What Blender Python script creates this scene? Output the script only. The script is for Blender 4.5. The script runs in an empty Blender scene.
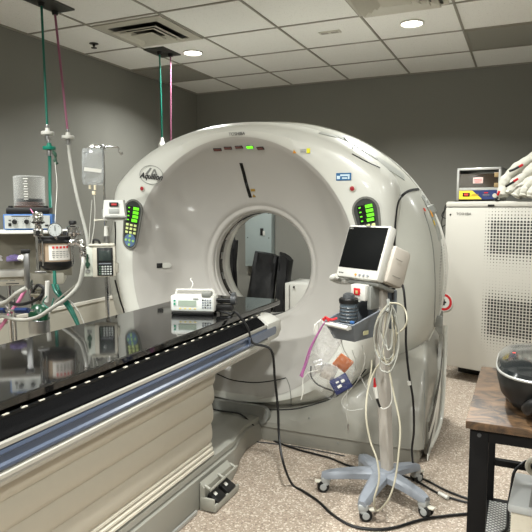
import bpy, bmesh, math, random
from mathutils import Vector, Matrix
from mathutils.bvhtree import BVHTree
random.seed(7)
R = math.radians
V = Vector
scene = bpy.context.scene
col = scene.collection

# ------------------------------------------------------------------ camera
FPX, YAW, PIT, CH = 580.0, R(24.1), R(5.55), 1.40
fwd = V((-math.sin(YAW)*math.cos(PIT), math.cos(YAW)*math.cos(PIT), -math.sin(PIT)))
rgt = V((math.cos(YAW), math.sin(YAW), 0)); upv = rgt.cross(fwd)
CAM = V((0, 0, CH))
cd = bpy.data.cameras.new('camera'); co = bpy.data.objects.new('camera', cd); col.objects.link(co)
co.matrix_world = Matrix(((rgt.x, upv.x, -fwd.x, 0), (rgt.y, upv.y, -fwd.y, 0), (rgt.z, upv.z, -fwd.z, CH), (0, 0, 0, 1)))
cd.sensor_width = 36; cd.sensor_fit = 'HORIZONTAL'; cd.lens = FPX/532*36; cd.clip_start = .02
scene.camera = co

def ray(u, v): return (fwd*FPX + rgt*(u-266) + upv*(266-v)).normalized()
def atY(u, v, Y): d = ray(u, v); return CAM + d*(Y/d.y)
def atZ(u, v, Z): d = ray(u, v); return CAM + d*((Z-CH)/d.z)
def atX(u, v, X): d = ray(u, v); return CAM + d*(X/d.x)

# ------------------------------------------------------------------ materials
def lin(c):
    c /= 255.0
    return c/12.92 if c <= .04045 else ((c+.055)/1.055)**2.4
def rgb(r, g, b): return (lin(r), lin(g), lin(b), 1)
MATS = {}
def mat(name, c, rough=.5, metal=0., coat=0., noise=0., nscale=30, bump=0., bscale=80, trans=0., ior=1.45, emit=None, es=0., alpha=1.):
    if name in MATS: return MATS[name]
    m = bpy.data.materials.new(name); m.use_nodes = True; nt = m.node_tree
    b = nt.nodes['Principled BSDF']; C = rgb(*c)
    b.inputs['Base Color'].default_value = C; b.inputs['Roughness'].default_value = rough
    b.inputs['Metallic'].default_value = metal; b.inputs['Coat Weight'].default_value = coat
    b.inputs['Coat Roughness'].default_value = .12
    b.inputs['Transmission Weight'].default_value = trans; b.inputs['IOR'].default_value = ior
    b.inputs['Alpha'].default_value = alpha
    if emit: b.inputs['Emission Color'].default_value = rgb(*emit); b.inputs['Emission Strength'].default_value = es
    tc = nt.nodes.new('ShaderNodeTexCoord')
    nz = nt.nodes.new('ShaderNodeTexNoise'); nz.inputs['Scale'].default_value = nscale; nz.inputs['Detail'].default_value = 4
    nt.links.new(tc.outputs['Object'], nz.inputs['Vector'])
    mx = nt.nodes.new('ShaderNodeMix'); mx.data_type = 'RGBA'
    k = max(noise, .02)
    mx.inputs['A'].default_value = tuple(x*(1-k) for x in C[:3])+(1,)
    mx.inputs['B'].default_value = tuple(min(1, x*(1+k)) for x in C[:3])+(1,)
    nt.links.new(nz.outputs['Fac'], mx.inputs['Factor']); nt.links.new(mx.outputs['Result'], b.inputs['Base Color'])
    if bump:
        n2 = nt.nodes.new('ShaderNodeTexNoise'); n2.inputs['Scale'].default_value = bscale
        nt.links.new(tc.outputs['Object'], n2.inputs['Vector'])
        bp = nt.nodes.new('ShaderNodeBump'); bp.inputs['Strength'].default_value = bump; bp.inputs['Distance'].default_value = .01
        nt.links.new(n2.outputs['Fac'], bp.inputs['Height']); nt.links.new(bp.outputs['Normal'], b.inputs['Normal'])
    MATS[name] = m; return m

class E:                       # tiny math-node expressions
    def __init__(s, nt, o): s.nt, s.o = nt, o
    def _m(s, op, *a):
        n = s.nt.nodes.new('ShaderNodeMath'); n.operation = op
        for i, x in enumerate((s,)+a):
            if isinstance(x, E): s.nt.links.new(x.o, n.inputs[i])
            else: n.inputs[i].default_value = x
        return E(s.nt, n.outputs[0])
    def __add__(s, x): return s._m('ADD', x)
    def __sub__(s, x): return s._m('SUBTRACT', x)
    def __mul__(s, x): return s._m('MULTIPLY', x)
    def __truediv__(s, x): return s._m('DIVIDE', x)
    def fract(s): return s._m('FRACT')
    def abs(s): return s._m('ABSOLUTE')
    def lt(s, x): return s._m('LESS_THAN', x)
    def gt(s, x): return s._m('GREATER_THAN', x)
    def mn(s, x): return s._m('MINIMUM', x)
    def mxm(s, x): return s._m('MAXIMUM', x)
    def sqrt(s): return s._m('SQRT')

def coords(nt):
    tc = nt.nodes.new('ShaderNodeTexCoord'); sx = nt.nodes.new('ShaderNodeSeparateXYZ')
    nt.links.new(tc.outputs['Object'], sx.inputs[0])
    return tc, [E(nt, sx.outputs[i]) for i in range(3)]
def mixcol(nt, fac, a, b):
    mx = nt.nodes.new('ShaderNodeMix'); mx.data_type = 'RGBA'
    nt.links.new(fac.o if isinstance(fac, E) else fac, mx.inputs['Factor'])
    for k, c in (('A', a), ('B', b)):
        if isinstance(c, tuple): mx.inputs[k].default_value = c
        else: nt.links.new(c, mx.inputs[k])
    return mx.outputs['Result']

M_wall = mat('wall_paint', (118, 117, 110), .75, noise=.03, nscale=3, bump=.08, bscale=220)
M_gantry = mat('gantry_plastic', (200, 200, 192), .33, coat=.35, noise=.02, nscale=4)
M_gantry_in = mat('funnel_plastic', (176, 173, 167), .3, coat=.5, noise=.02, nscale=4)
M_gantry_low = mat('lower_cover_shaded_plastic', (130, 128, 119), .4, coat=.15, noise=.03, nscale=4)  # gantry plastic darkened, shade on the low covers painted into its colour
M_gantry_in.node_tree.nodes['Principled BSDF'].inputs['Coat Roughness'].default_value = .04
M_greyplastic = mat('grey_plastic', (120, 121, 116), .4)
M_seam = mat('seam_black', (18, 18, 18), .6)
M_black = mat('black_plastic', (14, 14, 14), .4)
M_cable = mat('cable_black', (12, 12, 13), .45)
M_blackgloss = mat('black_gloss', (12, 13, 13), .06, coat=.5)
M_cream = mat('cream_plastic', (188, 184, 170), .45, noise=.03)
M_white = mat('white_plastic', (194, 193, 186), .4)
M_chrome = mat('chrome', (200, 200, 200), .12, metal=1.)
M_steel = mat('brushed_steel', (165, 165, 165), .3, metal=1.)
M_blue = mat('blue_enamel', (50, 92, 146), .4)
M_green = mat('green_rubber', (8, 92, 76), .4)
M_dgreen = mat('green_cylinder_paint', (12, 56, 36), .3, coat=.3)
M_pink = mat('pink_hose', (138, 80, 104), .45)
M_pinklight = mat('pink_tube', (196, 118, 152), .45)
M_whose = mat('white_hose', (168, 167, 160), .45)
M_glass = mat('clear_plastic', (235, 240, 240), .05, trans=1., ior=1.2)
M_smoke = mat('smoked_plastic', (150, 152, 146), .32, coat=.1)
def clear(name, c, lo, hi, rough=.06, wr=0.):
    m = mat(name, c, rough, coat=.6); nt = m.node_tree; b = nt.nodes['Principled BSDF']
    lw = nt.nodes.new('ShaderNodeLayerWeight'); lw.inputs['Blend'].default_value = .35
    mr = nt.nodes.new('ShaderNodeMapRange'); mr.inputs['To Min'].default_value = lo; mr.inputs['To Max'].default_value = hi
    nt.links.new(lw.outputs['Facing'], mr.inputs['Value']); nt.links.new(mr.outputs[0], b.inputs['Alpha'])
    if wr:
        n = nt.nodes.new('ShaderNodeTexNoise'); n.inputs['Scale'].default_value = 30; n.inputs['Distortion'].default_value = 2
        bp_ = nt.nodes.new('ShaderNodeBump'); bp_.inputs['Strength'].default_value = wr; bp_.inputs['Distance'].default_value = .02
        tc = nt.nodes.new('ShaderNodeTexCoord'); nt.links.new(tc.outputs['Object'], n.inputs['Vector'])
        nt.links.new(n.outputs['Fac'], bp_.inputs['Height']); nt.links.new(bp_.outputs['Normal'], b.inputs['Normal']); nt.links.new(bp_.outputs['Normal'], lw.inputs['Normal'])
    return m
M_red = mat('red_plastic', (178, 30, 36), .4)
M_gled = mat('green_display', (60, 160, 20), .4, emit=(120, 235, 40), es=1.0)
M_gbtn = mat('yellow_green_button', (205, 215, 150), .4, emit=(180, 200, 90), es=.25)
M_cartgrey = mat('cart_grey', (120, 125, 132), .4, noise=.03)
M_tray = mat('tray_grey', (104, 110, 116), .45)
M_colm = mat('cart_column_paint', (156, 151, 143), .4)
M_bluerail = mat('blue_rail', (74, 84, 103), .28, coat=.4)
M_trim = mat('rail_trim_plastic', (132, 129, 121), .4)
M_velcro = mat('black_fuzzy_pad', (13, 13, 14), .95, noise=.6, nscale=260, bump=.6, bscale=400)
M_velcro.node_tree.nodes['Principled BSDF'].inputs['Specular IOR Level'].default_value = .08
M_scr = mat('monitor_glass', (14, 15, 15), .5)
M_scr.node_tree.nodes['Principled BSDF'].inputs['Specular IOR Level'].default_value = .06
M_apron = mat('black_vinyl', (13, 13, 14), .5, bump=.35, bscale=14)
M_aluminium = mat('aluminium', (176, 176, 172), .35, metal=.6)

# ------------------------------------------------------------------ mesh builder
ORG = {}
def frame(o, n, up=V((0, 0, 1))):
    n = V(n).normalized(); x = V(up).cross(n).normalized(); y = n.cross(x)
    return Matrix(((x.x, y.x, n.x, o[0]), (x.y, y.y, n.y, o[1]), (x.z, y.z, n.z, o[2]), (0, 0, 0, 1)))
def crom(pts, n=6):
    pts = [V(p) for p in pts]
    if len(pts) < 3: return pts
    P = [pts[0]*2-pts[1]]+pts+[pts[-1]*2-pts[-2]]; out = []
    for i in range(1, len(P)-2):
        a, b, c, d = P[i-1:i+3]
        for k in range(n):
            t = k/n
            out.append(.5*((2*b)+(c-a)*t+(2*a-5*b+4*c-d)*t*t+(3*b-a-3*c+d)*t*t*t))
    out.append(pts[-1]); return out

class MB:
    def __init__(s, M=None): s.v = []; s.f = []; s.M = M or Matrix()
    def add(s, vs, fs, M=None):
        M = s.M @ M if M is not None else s.M
        o = len(s.v); s.v += [M @ V(p) for p in vs]; s.f += [tuple(i+o for i in f) for f in fs]; return s
    def box(s, c, sz, bev=0., M=None, seg=2):
        bm = bmesh.new(); bmesh.ops.create_cube(bm, size=1)
        for q in bm.verts: q.co = V((q.co.x*sz[0], q.co.y*sz[1], q.co.z*sz[2]))
        if bev: bmesh.ops.bevel(bm, geom=bm.edges[:], offset=min(bev, min(sz)*.45), segments=seg, affect='EDGES', profile=.5)
        bm.verts.index_update()
        vs = [q.co+V(c) for q in bm.verts]; fs = [[q.index for q in f.verts] for f in bm.faces]; bm.free()
        return s.add(vs, fs, M)
    def rings(s, rs, closed=True, cap0=True, cap1=True, M=None, loop=False):
        n = len(rs[0]); vs = [p for r in rs for p in r]; fs = []
        m = n if closed else n-1
        for i in range(len(rs)-(0 if loop else 1)):
            j2 = (i+1) % len(rs)
            for j in range(m):
                k = (j+1) % n
                fs.append((i*n+j, i*n+k, j2*n+k, j2*n+j))
        if cap0 and not loop: fs.append(tuple(range(n))[::-1])
        if cap1 and not loop: fs.append(tuple((len(rs)-1)*n+j for j in range(n)))
        return s.add(vs, fs, M)
    def tube(s, pts, r, seg=10, sm=6, M=None, rf=None, loop=False):
        P = crom(pts, sm) if sm > 1 else [V(p) for p in pts]
        rs = []; prev = None
        for i, p in enumerate(P):
            t = (P[min(i+1, len(P)-1)]-P[max(i-1, 0)]); 
            if t.length < 1e-9: t = V((0, 0, 1))
            t.normalize()
            if prev is None: a = t.orthogonal().normalized()
            else: a = (prev-t*prev.dot(t)).normalized()
            prev = a; b = t.cross(a)
            rr = rf(i/(len(P)-1)) if rf else r
            rs.append([p+(a*math.cos(q)+b*math.sin(q))*rr for q in [2*math.pi*k/seg for k in range(seg)]])
        return s.rings(rs, M=M)
    def cyl(s, a, b, r, r2=None, seg=20, M=None):
        r2 = r if r2 is None else r2; a, b = V(a), V(b)
        return s.tube([a, b], r, seg, 1, M, rf=lambda t: r+(r2-r)*t)
    def lathe(s, prof, c=(0, 0, 0), seg=28, M=None, ax='z'):
        rs = []
        for r, h in prof:
            L = []
            for k in range(seg):
                q = 2*math.pi*k/seg; x, y = r*math.cos(q), r*math.sin(q)
                L.append(V(c)+(V((x, y, h)) if ax == 'z' else V((x, h, y)) if ax == 'y' else V((h, x, y))))
            rs.append(L)
        return s.rings(rs, M=M)
    def prism(s, poly, a, b, M=None, plane='xz'):
        def P(p, t): return V((p[0], t, p[1])) if plane == 'xz' else V((p[0], p[1], t)) if plane == 'xy' else V((t, p[0], p[1]))
        return s.rings([[P(p, a) for p in poly], [P(p, b) for p in poly]], M=M)
    def build(s, name, m, parent=None, smooth=True, ang=35, label=None, cat=None, group=None, kind=None, lab_part=None):
        me = bpy.data.meshes.new(name)
        root = V((0, 0, 0))
        if parent is not None: root = ORG[parent.name]
        elif cat or kind:
            xs = [p.x for p in s.v]; ys = [p.y for p in s.v]; zs = [p.z for p in s.v]
            root = V(((min(xs)+max(xs))/2, (min(ys)+max(ys))/2, min(zs))) if kind != 'structure' else root
        me.from_pydata([p-root for p in s.v], [], s.f)
        bm = bmesh.new(); bm.from_mesh(me); bmesh.ops.recalc_face_normals(bm, faces=bm.faces[:])
        if smooth:
            for f in bm.faces: f.smooth = len(f.verts) < 9
            for e in bm.edges:
                if len(e.link_faces) == 2 and e.calc_face_angle(0) > R(ang): e.smooth = False
        bm.to_mesh(me); bm.free()
        me.materials.append(m)
        o = bpy.data.objects.new(name, me); col.objects.link(o)
        ORG[o.name] = root
        if parent is not None: o.parent = parent
        else: o.location = root
        tag(o, label, cat, group, kind)
        return o
def tag(o, label=None, cat=None, group=None, kind=None):
    if label: o['label'] = label
    if cat: o['category'] = cat
    if group: o['group'] = group
    if kind: o['kind'] = kind
    return o
def thing(name, loc, label, cat, group=None):
    o = bpy.data.objects.new(name, None); o.empty_display_size = .1; col.objects.link(o); o.location = loc
    ORG[o.name] = V(loc); return tag(o, label, cat, group)
def dup(root, loc, label, group=None):
    r = root.copy(); col.objects.link(r); r.location = loc; r['label'] = label
    if group: r['group'] = group
    ORG[r.name] = V(loc)
    for ch in list(root.children):
        c = ch.copy(); col.objects.link(c); c.parent = r
        for g in list(ch.children):
            d = g.copy(); col.objects.link(d); d.parent = c
    return r
def text(body, size, M, m, parent, name='lettering', ext=.0004, sx=1., shear=0., bold=0.):
    c = bpy.data.curves.new(name, 'FONT'); c.body = body; c.size = size; c.align_x = 'CENTER'; c.align_y = 'CENTER'
    c.extrude = ext; c.shear = shear; c.offset = bold; c.materials.append(m)
    o = bpy.data.objects.new(name, c); col.objects.link(o)
    o.parent = parent
    dg = bpy.context.evaluated_depsgraph_get(); me = bpy.data.meshes.new_from_object(o.evaluated_get(dg))
    bpy.data.objects.remove(o); me.transform(Matrix.Translation(-ORG[parent.name]) @ M @ Matrix.Diagonal((sx, 1, 1, 1)))
    o = bpy.data.objects.new(name, me); col.objects.link(o); o.parent = parent; ORG[o.name] = ORG[parent.name]
    if not me.materials: me.materials.append(m)
    return o
def struct(mb, name, m, smooth=False): return mb.build(name, m, None, smooth, kind='structure')

# ------------------------------------------------------------------ room
XL, XR, YF, YB, HC = -3.41, 1.9, -2.2, 5.73, 2.685
def floor_mat():
    m = bpy.data.materials.new('speckled_vinyl'); m.use_nodes = True; nt = m.node_tree; b = nt.nodes['Principled BSDF']
    tc = nt.nodes.new('ShaderNodeTexCoord')
    def nz(sc, det=2):
        n = nt.nodes.new('ShaderNodeTexNoise'); n.inputs['Scale'].default_value = sc; n.inputs['Detail'].default_value = det
        nt.links.new(tc.outputs['Object'], n.inputs['Vector']); return E(nt, n.outputs['Fac'])
    vo = nt.nodes.new('ShaderNodeTexVoronoi'); vo.inputs['Scale'].default_value = 140
    nt.links.new(tc.outputs['Object'], vo.inputs['Vector'])
    sx = nt.nodes.new('ShaderNodeSeparateColor'); nt.links.new(vo.outputs['Color'], sx.inputs[0])
    c = mixcol(nt, (nz(90)-.38)*3., rgb(140, 127, 113), rgb(164, 150, 135))
    c = mixcol(nt, E(nt, sx.outputs[0]).gt(.82), c, rgb(192, 182, 168))
    c = mixcol(nt, E(nt, sx.outputs[1]).gt(.86), c, rgb(124, 110, 97))
    c = mixcol(nt, (nz(1.3, 3)-.5)*.5, c, rgb(150, 138, 122))
    nt.links.new(c, b.inputs['Base Color']); b.inputs['Roughness'].default_value = .55
    return m
struct(MB().box(((XL+XR)/2, (YF+YB)/2, -.05), (XR-XL+.2, YB-YF+.2, .1)), 'floor', floor_mat())
struct(MB().box((XL-.05, (YF+YB)/2, HC/2), (.1, YB-YF, HC)), 'wall_left', M_wall)
struct(MB().box((XR+.05, (YF+YB)/2, HC/2), (.1, YB-YF, HC)), 'wall_right', M_wall)
struct(MB().box(((XL+XR)/2, YB+.05, HC/2), (XR-XL+.2, .1, HC)), 'wall_back', M_wall)
struct(MB().box(((XL+XR)/2, YF-.05, HC/2), (XR-XL+.2, .1, HC)), 'wall_front', M_wall)
struct(MB().box((XL+.008, (YF+YB)/2, .61), (.016, YB-YF, .03), .004), 'trim_1', mat('trim_paint', (214, 210, 198), .5))
struct(MB().box((XL+.004, (YF+YB)/2, .3), (.008, YB-YF, .59)), 'trim_2', mat('wainscot_paint', (178, 174, 160), .6))
struct(MB().box(((XL+XR)/2, YB-.006, .05), (XR-XL-.02, .012, .1)), 'baseboard_back', mat('baseboard_vinyl', (60, 58, 54), .6))
struct(MB().box((XL+.012, (YF+YB)/2, .05), (.008, YB-YF, .1)), 'baseboard_left', mat('baseboard_vinyl', (60, 58, 54), .6))

def tile_mat():
    m = bpy.data.materials.new('ceiling_tile'); m.use_nodes = True; nt = m.node_tree; b = nt.nodes['Principled BSDF']
    tc = nt.nodes.new('ShaderNodeTexCoord')
    vo = nt.nodes.new('ShaderNodeTexVoronoi'); vo.inputs['Scale'].default_value = 90
    nt.links.new(tc.outputs['Object'], vo.inputs['Vector'])
    n = nt.nodes.new('ShaderNodeTexNoise'); n.inputs['Scale'].default_value = 35; nt.links.new(tc.outputs['Object'], n.inputs['Vector'])
    d = E(nt, vo.outputs['Distance']).lt(.22)
    k = E(nt, n.outputs['Fac']).gt(.5)
    c = mixcol(nt, d*k*.45, rgb(224, 223, 218), rgb(150, 148, 142))
    nt.links.new(c, b.inputs['Base Color']); b.inputs['Roughness'].default_value = .9
    return m
M_tile = tile_mat()
struct(MB().box(((XL+XR)/2, (YF+YB)/2, HC+.05), (XR-XL+.2, YB-YF+.2, .1)), 'ceiling', M_tile)
gx = [-2.853+.597*i for i in range(8)]; gy = [5.118-.604*i for i in range(12)]
mb = MB()
for x in gx: mb.box((x, (YF+YB)/2, HC-.002), (.016, YB-YF, .007))
for y in gy: mb.box(((XL+XR)/2, y, HC-.0025), (XR-XL, .016, .007))
mb.box((XL+.012, (YF+YB)/2, HC-.002), (.024, YB-YF, .01)); mb.box(((XL+XR)/2, YB-.012, HC-.002), (XR-XL, .024, .01))
struct(mb, 'trim_3', mat('ceiling_grid', (138, 134, 124), .5))
def cpanel(x0, x1, y0, y1, name, lab):
    r = thing(name, ((x0+x1)/2, (y0+y1)/2, HC-.012), lab, 'ceiling panel')
    MB().box(((x0+x1)/2, (y0+y1)/2, HC-.004), (x1-x0-.02, y1-y0-.02, .008)).build('lens', mat('grey_panel', (136, 134, 125), .5), r)
    mb = MB()
    for xx in (x0+.012, x1-.012): mb.box((xx, (y0+y1)/2, HC-.006), (.012, y1-y0-.02, .012))
    for yy in (y0+.012, y1-.012): mb.box(((x0+x1)/2, yy, HC-.006), (x1-x0-.04, .012, .012))
    mb.build('frame', mat('ceiling_grid', (138, 134, 124), .5), r)
cpanel(XL+.02, -2.853, 4.53, 5.1, 'ceiling_panel', 'plain dark grey panel in the ceiling grid beside the left wall')
cpanel(-.465, .73, 4.51, 5.1, 'ceiling_panel', 'wide dark grey ceiling panel above the tall perforated cabinet')

# round recessed lights
dl = thing('ceiling_light', (-2.55, 4.23, HC-.012), 'round recessed ceiling light on the left, behind the air vent', 'ceiling light', 'round recessed ceiling lights')
c = (-2.55, 4.23, 0)
MB().lathe([(.082, HC-.0005), (.084, HC-.008), (.074, HC-.012), (.07, HC-.004)], c).build('trim_ring', mat('light_trim', (200, 198, 190), .4), dl)
MB().lathe([(.001, HC-.003), (.069, HC-.003), (.069, HC-.006), (.001, HC-.006)], c).build('lens', mat('lamp_lens', (255, 255, 255), .5, emit=(255, 250, 240), es=16), dl)
lights = [(-2.55, 4.23), (-.775, 4.2), (-2.55, 1.78), (-.775, 1.78), (1.0, 4.2), (1.0, 1.78), (-2.55, -.65), (-.775, -.65), (1.0, -.65)]
LP = [38, 42, 54, 48, 16, 34, 74, 70, 60]
for i, (x, y) in enumerate(lights):
    if i == 1: dup(dl, (x, y, HC-.012), 'round recessed ceiling light on the right, in front of the air diffuser')
    elif i: dup(dl, (x, y, HC-.012), 'round recessed ceiling light outside the edges of the picture')
    L = bpy.data.lights.new('downlight', 'AREA'); L.shape = 'DISK'; L.size = .14; L.energy = LP[i]; L.color = (.985, 1, .965); L.spread = R(140 if y > 0 else 165)
    o = bpy.data.objects.new('downlight', L); o.location = (x, y, HC-.02); col.objects.link(o)

# air vent (slotted) and air diffuser
def diffuser(name, cx, cy, lab, dark):
    r = thing(name, (cx, cy, HC-.05), lab, 'air vent')
    h = .285; mb = MB(); fw = .075 if dark else .03
    def sq(a, z): return [V((cx-a, cy-a, z)), V((cx+a, cy-a, z)), V((cx+a, cy+a, z)), V((cx-a, cy+a, z))]
    mt = mat('vent_metal', (176, 172, 160), .4)
    mb.rings([sq(h, HC-.003), sq(h, HC-.010), sq(h-fw, HC-.012), sq(h-fw, HC-.003)], cap0=False, cap1=False)
    mb.build('frame', mt, r, False)
    MB().rings([sq(h-fw, HC-.004), sq(h-fw, HC-.006)]).build('duct_opening', M_black, r, False)
    lev = [(.19, .125), (.15, .09)] if dark else [(.245, .195), (.19, .145), (.14, .095)]
    for a, b in lev:
        MB().rings([sq(a, HC-.045+.012), sq(b, HC-.008-.004), sq(b-.004, HC-.012), sq(a-.004, HC-.038)], cap0=False, cap1=False, loop=True).build('louvre', mt, r, False)
    MB().rings([sq(.09, HC-.040), sq(.09, HC-.036), sq(.02, HC-.012)]).build('centre_plate', mt, r, False)
diffuser('air_vent', -2.555, 3.63, 'square ceiling air vent with dark slots above the left side', True)
diffuser('air_diffuser', -.775, 3.61, 'pale square air diffuser at the top edge near the right ceiling light', False)
# sprinkler, small ceiling plate
sp = thing('fire_sprinkler', (-3.12, 3.70, HC-.06), 'small dark fire sprinkler head in the ceiling near the left wall', 'sprinkler')
MB().lathe([(.035, HC-.0005), (.035, HC-.004), (.012, HC-.008), (.01, HC-.02)], (-3.12, 3.70, 0)).build('escutcheon', M_black, sp)
MB().cyl((-3.12, 3.70, HC-.02), (-3.12, 3.70, HC-.036), .006).cyl((-3.12, 3.70, HC-.032), (-3.12, 3.70, HC-.036), .022).build('deflector', M_black, sp)
mb = MB()
cp = atZ(330, 32, HC)
mb.box((cp.x, cp.y, HC-.003), (.16, .06, .006), .002)
pl = mb.build('ceiling_plate', mat('plate_paint', (184, 180, 168), .5), None, label='small rectangular plate on a ceiling tile above the scanner', cat='ceiling plate')
MB().box((cp.x-.04, cp.y, HC-.007), (.05, .03, .003)).box((cp.x+.035, cp.y, HC-.007), (.05, .03, .003)).build('slot', mat('plate_slot', (150, 147, 138), .6), pl)

# gas outlet plates in the ceiling
def outlet(x0, x1, y0, y1, lab, pts):
    r = thing('gas_outlet_plate', ((x0+x1)/2, (y0+y1)/2, HC-.02), lab, 'gas outlet plate')
    MB().box(((x0+x1)/2, (y0+y1)/2, HC-.006), (x1-x0, y1-y0, .012), .003).build('plate', mat('dark_steel', (84, 84, 80), .35, metal=.8), r)
    for p in pts: MB().cyl((p[0], p[1], HC-.012), (p[0], p[1], HC-.035), .022, .018).build('socket', M_black, r)
outlet(-2.86, -2.70, 2.62, 3.03, 'dark steel gas outlet plate in the ceiling at the top left', [(-2.785, 2.83), (-2.825, 2.985)])
outlet(-2.86, -2.67, 3.98, 4.24, 'dark steel gas outlet plate in the ceiling beside the left round light', [(-2.765, 4.07), (-2.72, 4.16)])

# ------------------------------------------------------------------ CT gantry
CX, CZ = -1.645, 1.022
N = 144
def sup(th, a, b, n):
    c, s = abs(math.cos(th)), abs(math.sin(th)); return ((c/a)**n+(s/b)**n)**(-1/n)
def RB(th): return sup(th, 1.20, .957, 2.10) if math.sin(th) >= 0 else sup(th, 1.20, .86, 2.6)
def smin(a, b, k=.06):
    h = max(k-abs(a-b), 0)/k; return min(a, b)-h*h*k*.25
def RF(th):
    if math.sin(th) >= 0:
        r = RB(th)-.035; cc = abs(math.cos(th)); 
        return smin(r, .985/max(cc, 1e-3)) if cc > .05 else r
    return sup(th, .985, .875, 2.5)
def RBF(th):   # blend used for the front cover bottom
    return RF(th)
def ring(f, y, n=N): 
    return [V((CX+f(2*math.pi*k/n)*math.cos(2*math.pi*k/n), y, CZ+f(2*math.pi*k/n)*math.sin(2*math.pi*k/n))) for k in range(n)]
def const(r): return lambda th: r
ga = thing('ct_scanner_gantry', (CX, 3.6, 0), 'large white ring-shaped CT scanner gantry with a round bore, at the end of the couch', 'CT scanner')
# funnel
prof = [(.368, 3.60), (.370, 3.588), (.378, 3.578), (.390, 3.574), (.402, 3.574), (.410, 3.567)]
for k in range(17):
    t = k/16; prof.append((.415+.375*t, 3.560-.345*(.62*t+.38*t**2.4)))
prof += [(.800, 3.2085)]
def fe(r): 
    def f(th): 
        k = (r-.36)/.44
        return r*(1+k*(.025*math.sin(th)**2-.02*math.cos(th)**2))
    return f
funnel = MB().rings([ring(fe(r), y) for r, y in prof], cap0=False, cap1=False).build('funnel', M_gantry_in, ga, ang=60)
# front cover rim
st = [(None, 3.212)]
fc = MB(); rs = [ring(fe(.80), 3.212)]
def lerp(k, ins=0): 
    return lambda th: fe(.80)(th)*(1-k)+(RF(th)-ins)*k
for k, ins, y in [(.12, 0, 3.204), (.5, .03, 3.203), (1, .085, 3.214), (1, .055, 3.228), (1, .03, 3.25), (1, .012, 3.28), (1, .0, 3.32), (1, .0, 3.40), (1, .05, 3.42)]:
    rs.append(ring(lerp(k, ins), y))
fcover = fc.rings(rs, cap0=False, cap1=False).build('front_cover', M_gantry, ga, ang=50)
# body
def inset(d): return lambda th: max(RB(th)-d, min(RF(th)-.03, RB(th)-.012) if d > .012 else 0)
rs = [ring(inset(.34), 3.262), ring(inset(.24), 3.275), ring(inset(.16), 3.31), ring(inset(.10), 3.355), ring(inset(.06), 3.40), ring(inset(.03), 3.45), ring(inset(.01), 3.52), ring(inset(0), 3.60)]
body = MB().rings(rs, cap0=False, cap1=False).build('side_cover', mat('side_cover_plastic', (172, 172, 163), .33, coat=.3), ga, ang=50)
def ri(d): return lambda th: RB(th)-d*(.12+.88*abs(math.sin(th))) if d < .1 else RB(th)-d
rs = [ring(inset(.008), 3.605), ring(inset(-.006), 3.612), ring(ri(.0), 3.72), ring(ri(.03), 3.85), ring(ri(.065), 3.95), ring(ri(.12), 4.03), ring(ri(.20), 4.06), ring(const(.52), 4.06), ring(const(.505), 4.04), ring(const(.44), 3.95), ring(const(.385), 3.87), ring(const(.36), 3.80), ring(const(.358), 3.74)]
rear = MB().rings(rs, cap0=False, cap1=False).build('rear_cover', M_gantry, ga, ang=50)
# bore tube and rings
MB().rings([ring(const(.368), 3.602), ring(const(.359), 3.61), ring(const(.357), 3.655), ring(const(.357), 3.70), ring(const(.357), 3.745)], cap0=False, cap1=False).build('bore_lining', M_gantry_in, ga)
MB().rings([ring(const(.3555), 3.65), ring(const(.354), 3.655), ring(const(.354), 3.695), ring(const(.3555), 3.70)], cap0=False, cap1=False).build('scan_window', mat('scan_window', (38, 36, 33), .12, coat=.4), ga)
for a in range(8):
    th = R(100+a*24)
    p = V((CX+.350*math.cos(th), 3.675, CZ+.350*math.sin(th)))
    MB(frame(p, V((-math.cos(th), 0, -math.sin(th))), V((0, 1, 0)))).box((0, 0, 0), (.05, .026, .004), .002).build('window_clip', M_steel, ga)

# lower cover (plinth) down to floor
def lowring(ins, z, y0, y1):
    x0, x1 = CX-1.18+ins, CX+1.18-ins; r = .05; P = []
    for (cx, cy, a0) in ((x1-r, y0+r, -90), (x1-r, y1-r, 0), (x0+r, y1-r, 90), (x0+r, y0+r, 180)):
        for k in range(9):
            a = R(a0+k*90/8); P.append(V((cx+r*math.cos(a), cy+r*math.sin(a), z)))
    Q2 = []
    for i, p in enumerate(P):
        q = P[(i+1) % len(P)]; Q2.append(p)
        if abs(q.x-p.x) > 1: Q2 += [p.lerp(q, k/48) for k in range(1, 48)]
    P = Q2; out = []
    for p in P:   # gentle bow on the front
        f = max(0, (y0+.35-p.y)/.35); t = (p.x-CX)/1.2
        dx = abs(p.x-CX); za = CZ-.875*(1-min(1, dx/.985)**2.5)**.4 if dx < .985 else 9
        push = max(0, min(.30, (z-za+.035)*3))*min(1, f*1.3)
        out.append(V((p.x, p.y-.02*f*(1-t*t)+push, p.z)))
    return out
LT = [(0, 3.14, .03), (.02, 3.135, .02), (.085, 3.135, .02), (.09, 3.128, 0), (.12, 3.133, 0), (.15, 3.14, 0), (.18, 3.145, 0), (.21, 3.155, 0), (.24, 3.165, 0), (.28, 3.18, 0), (.32, 3.20, 0), (.36, 3.222, 0), (.40, 3.245, 0), (.44, 3.27, .005), (.48, 3.30, .01), (.52, 3.34, .02), (.56, 3.38, .03), (.61, 3.5, .06)]
lr = [(ins, z, y, 4.0-.1*max(0, z-.4)) for z, y, ins in LT]
low = MB().rings([lowring(*a) for a in lr]).build('lower_cover', M_gantry_low, ga, ang=40)
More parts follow.
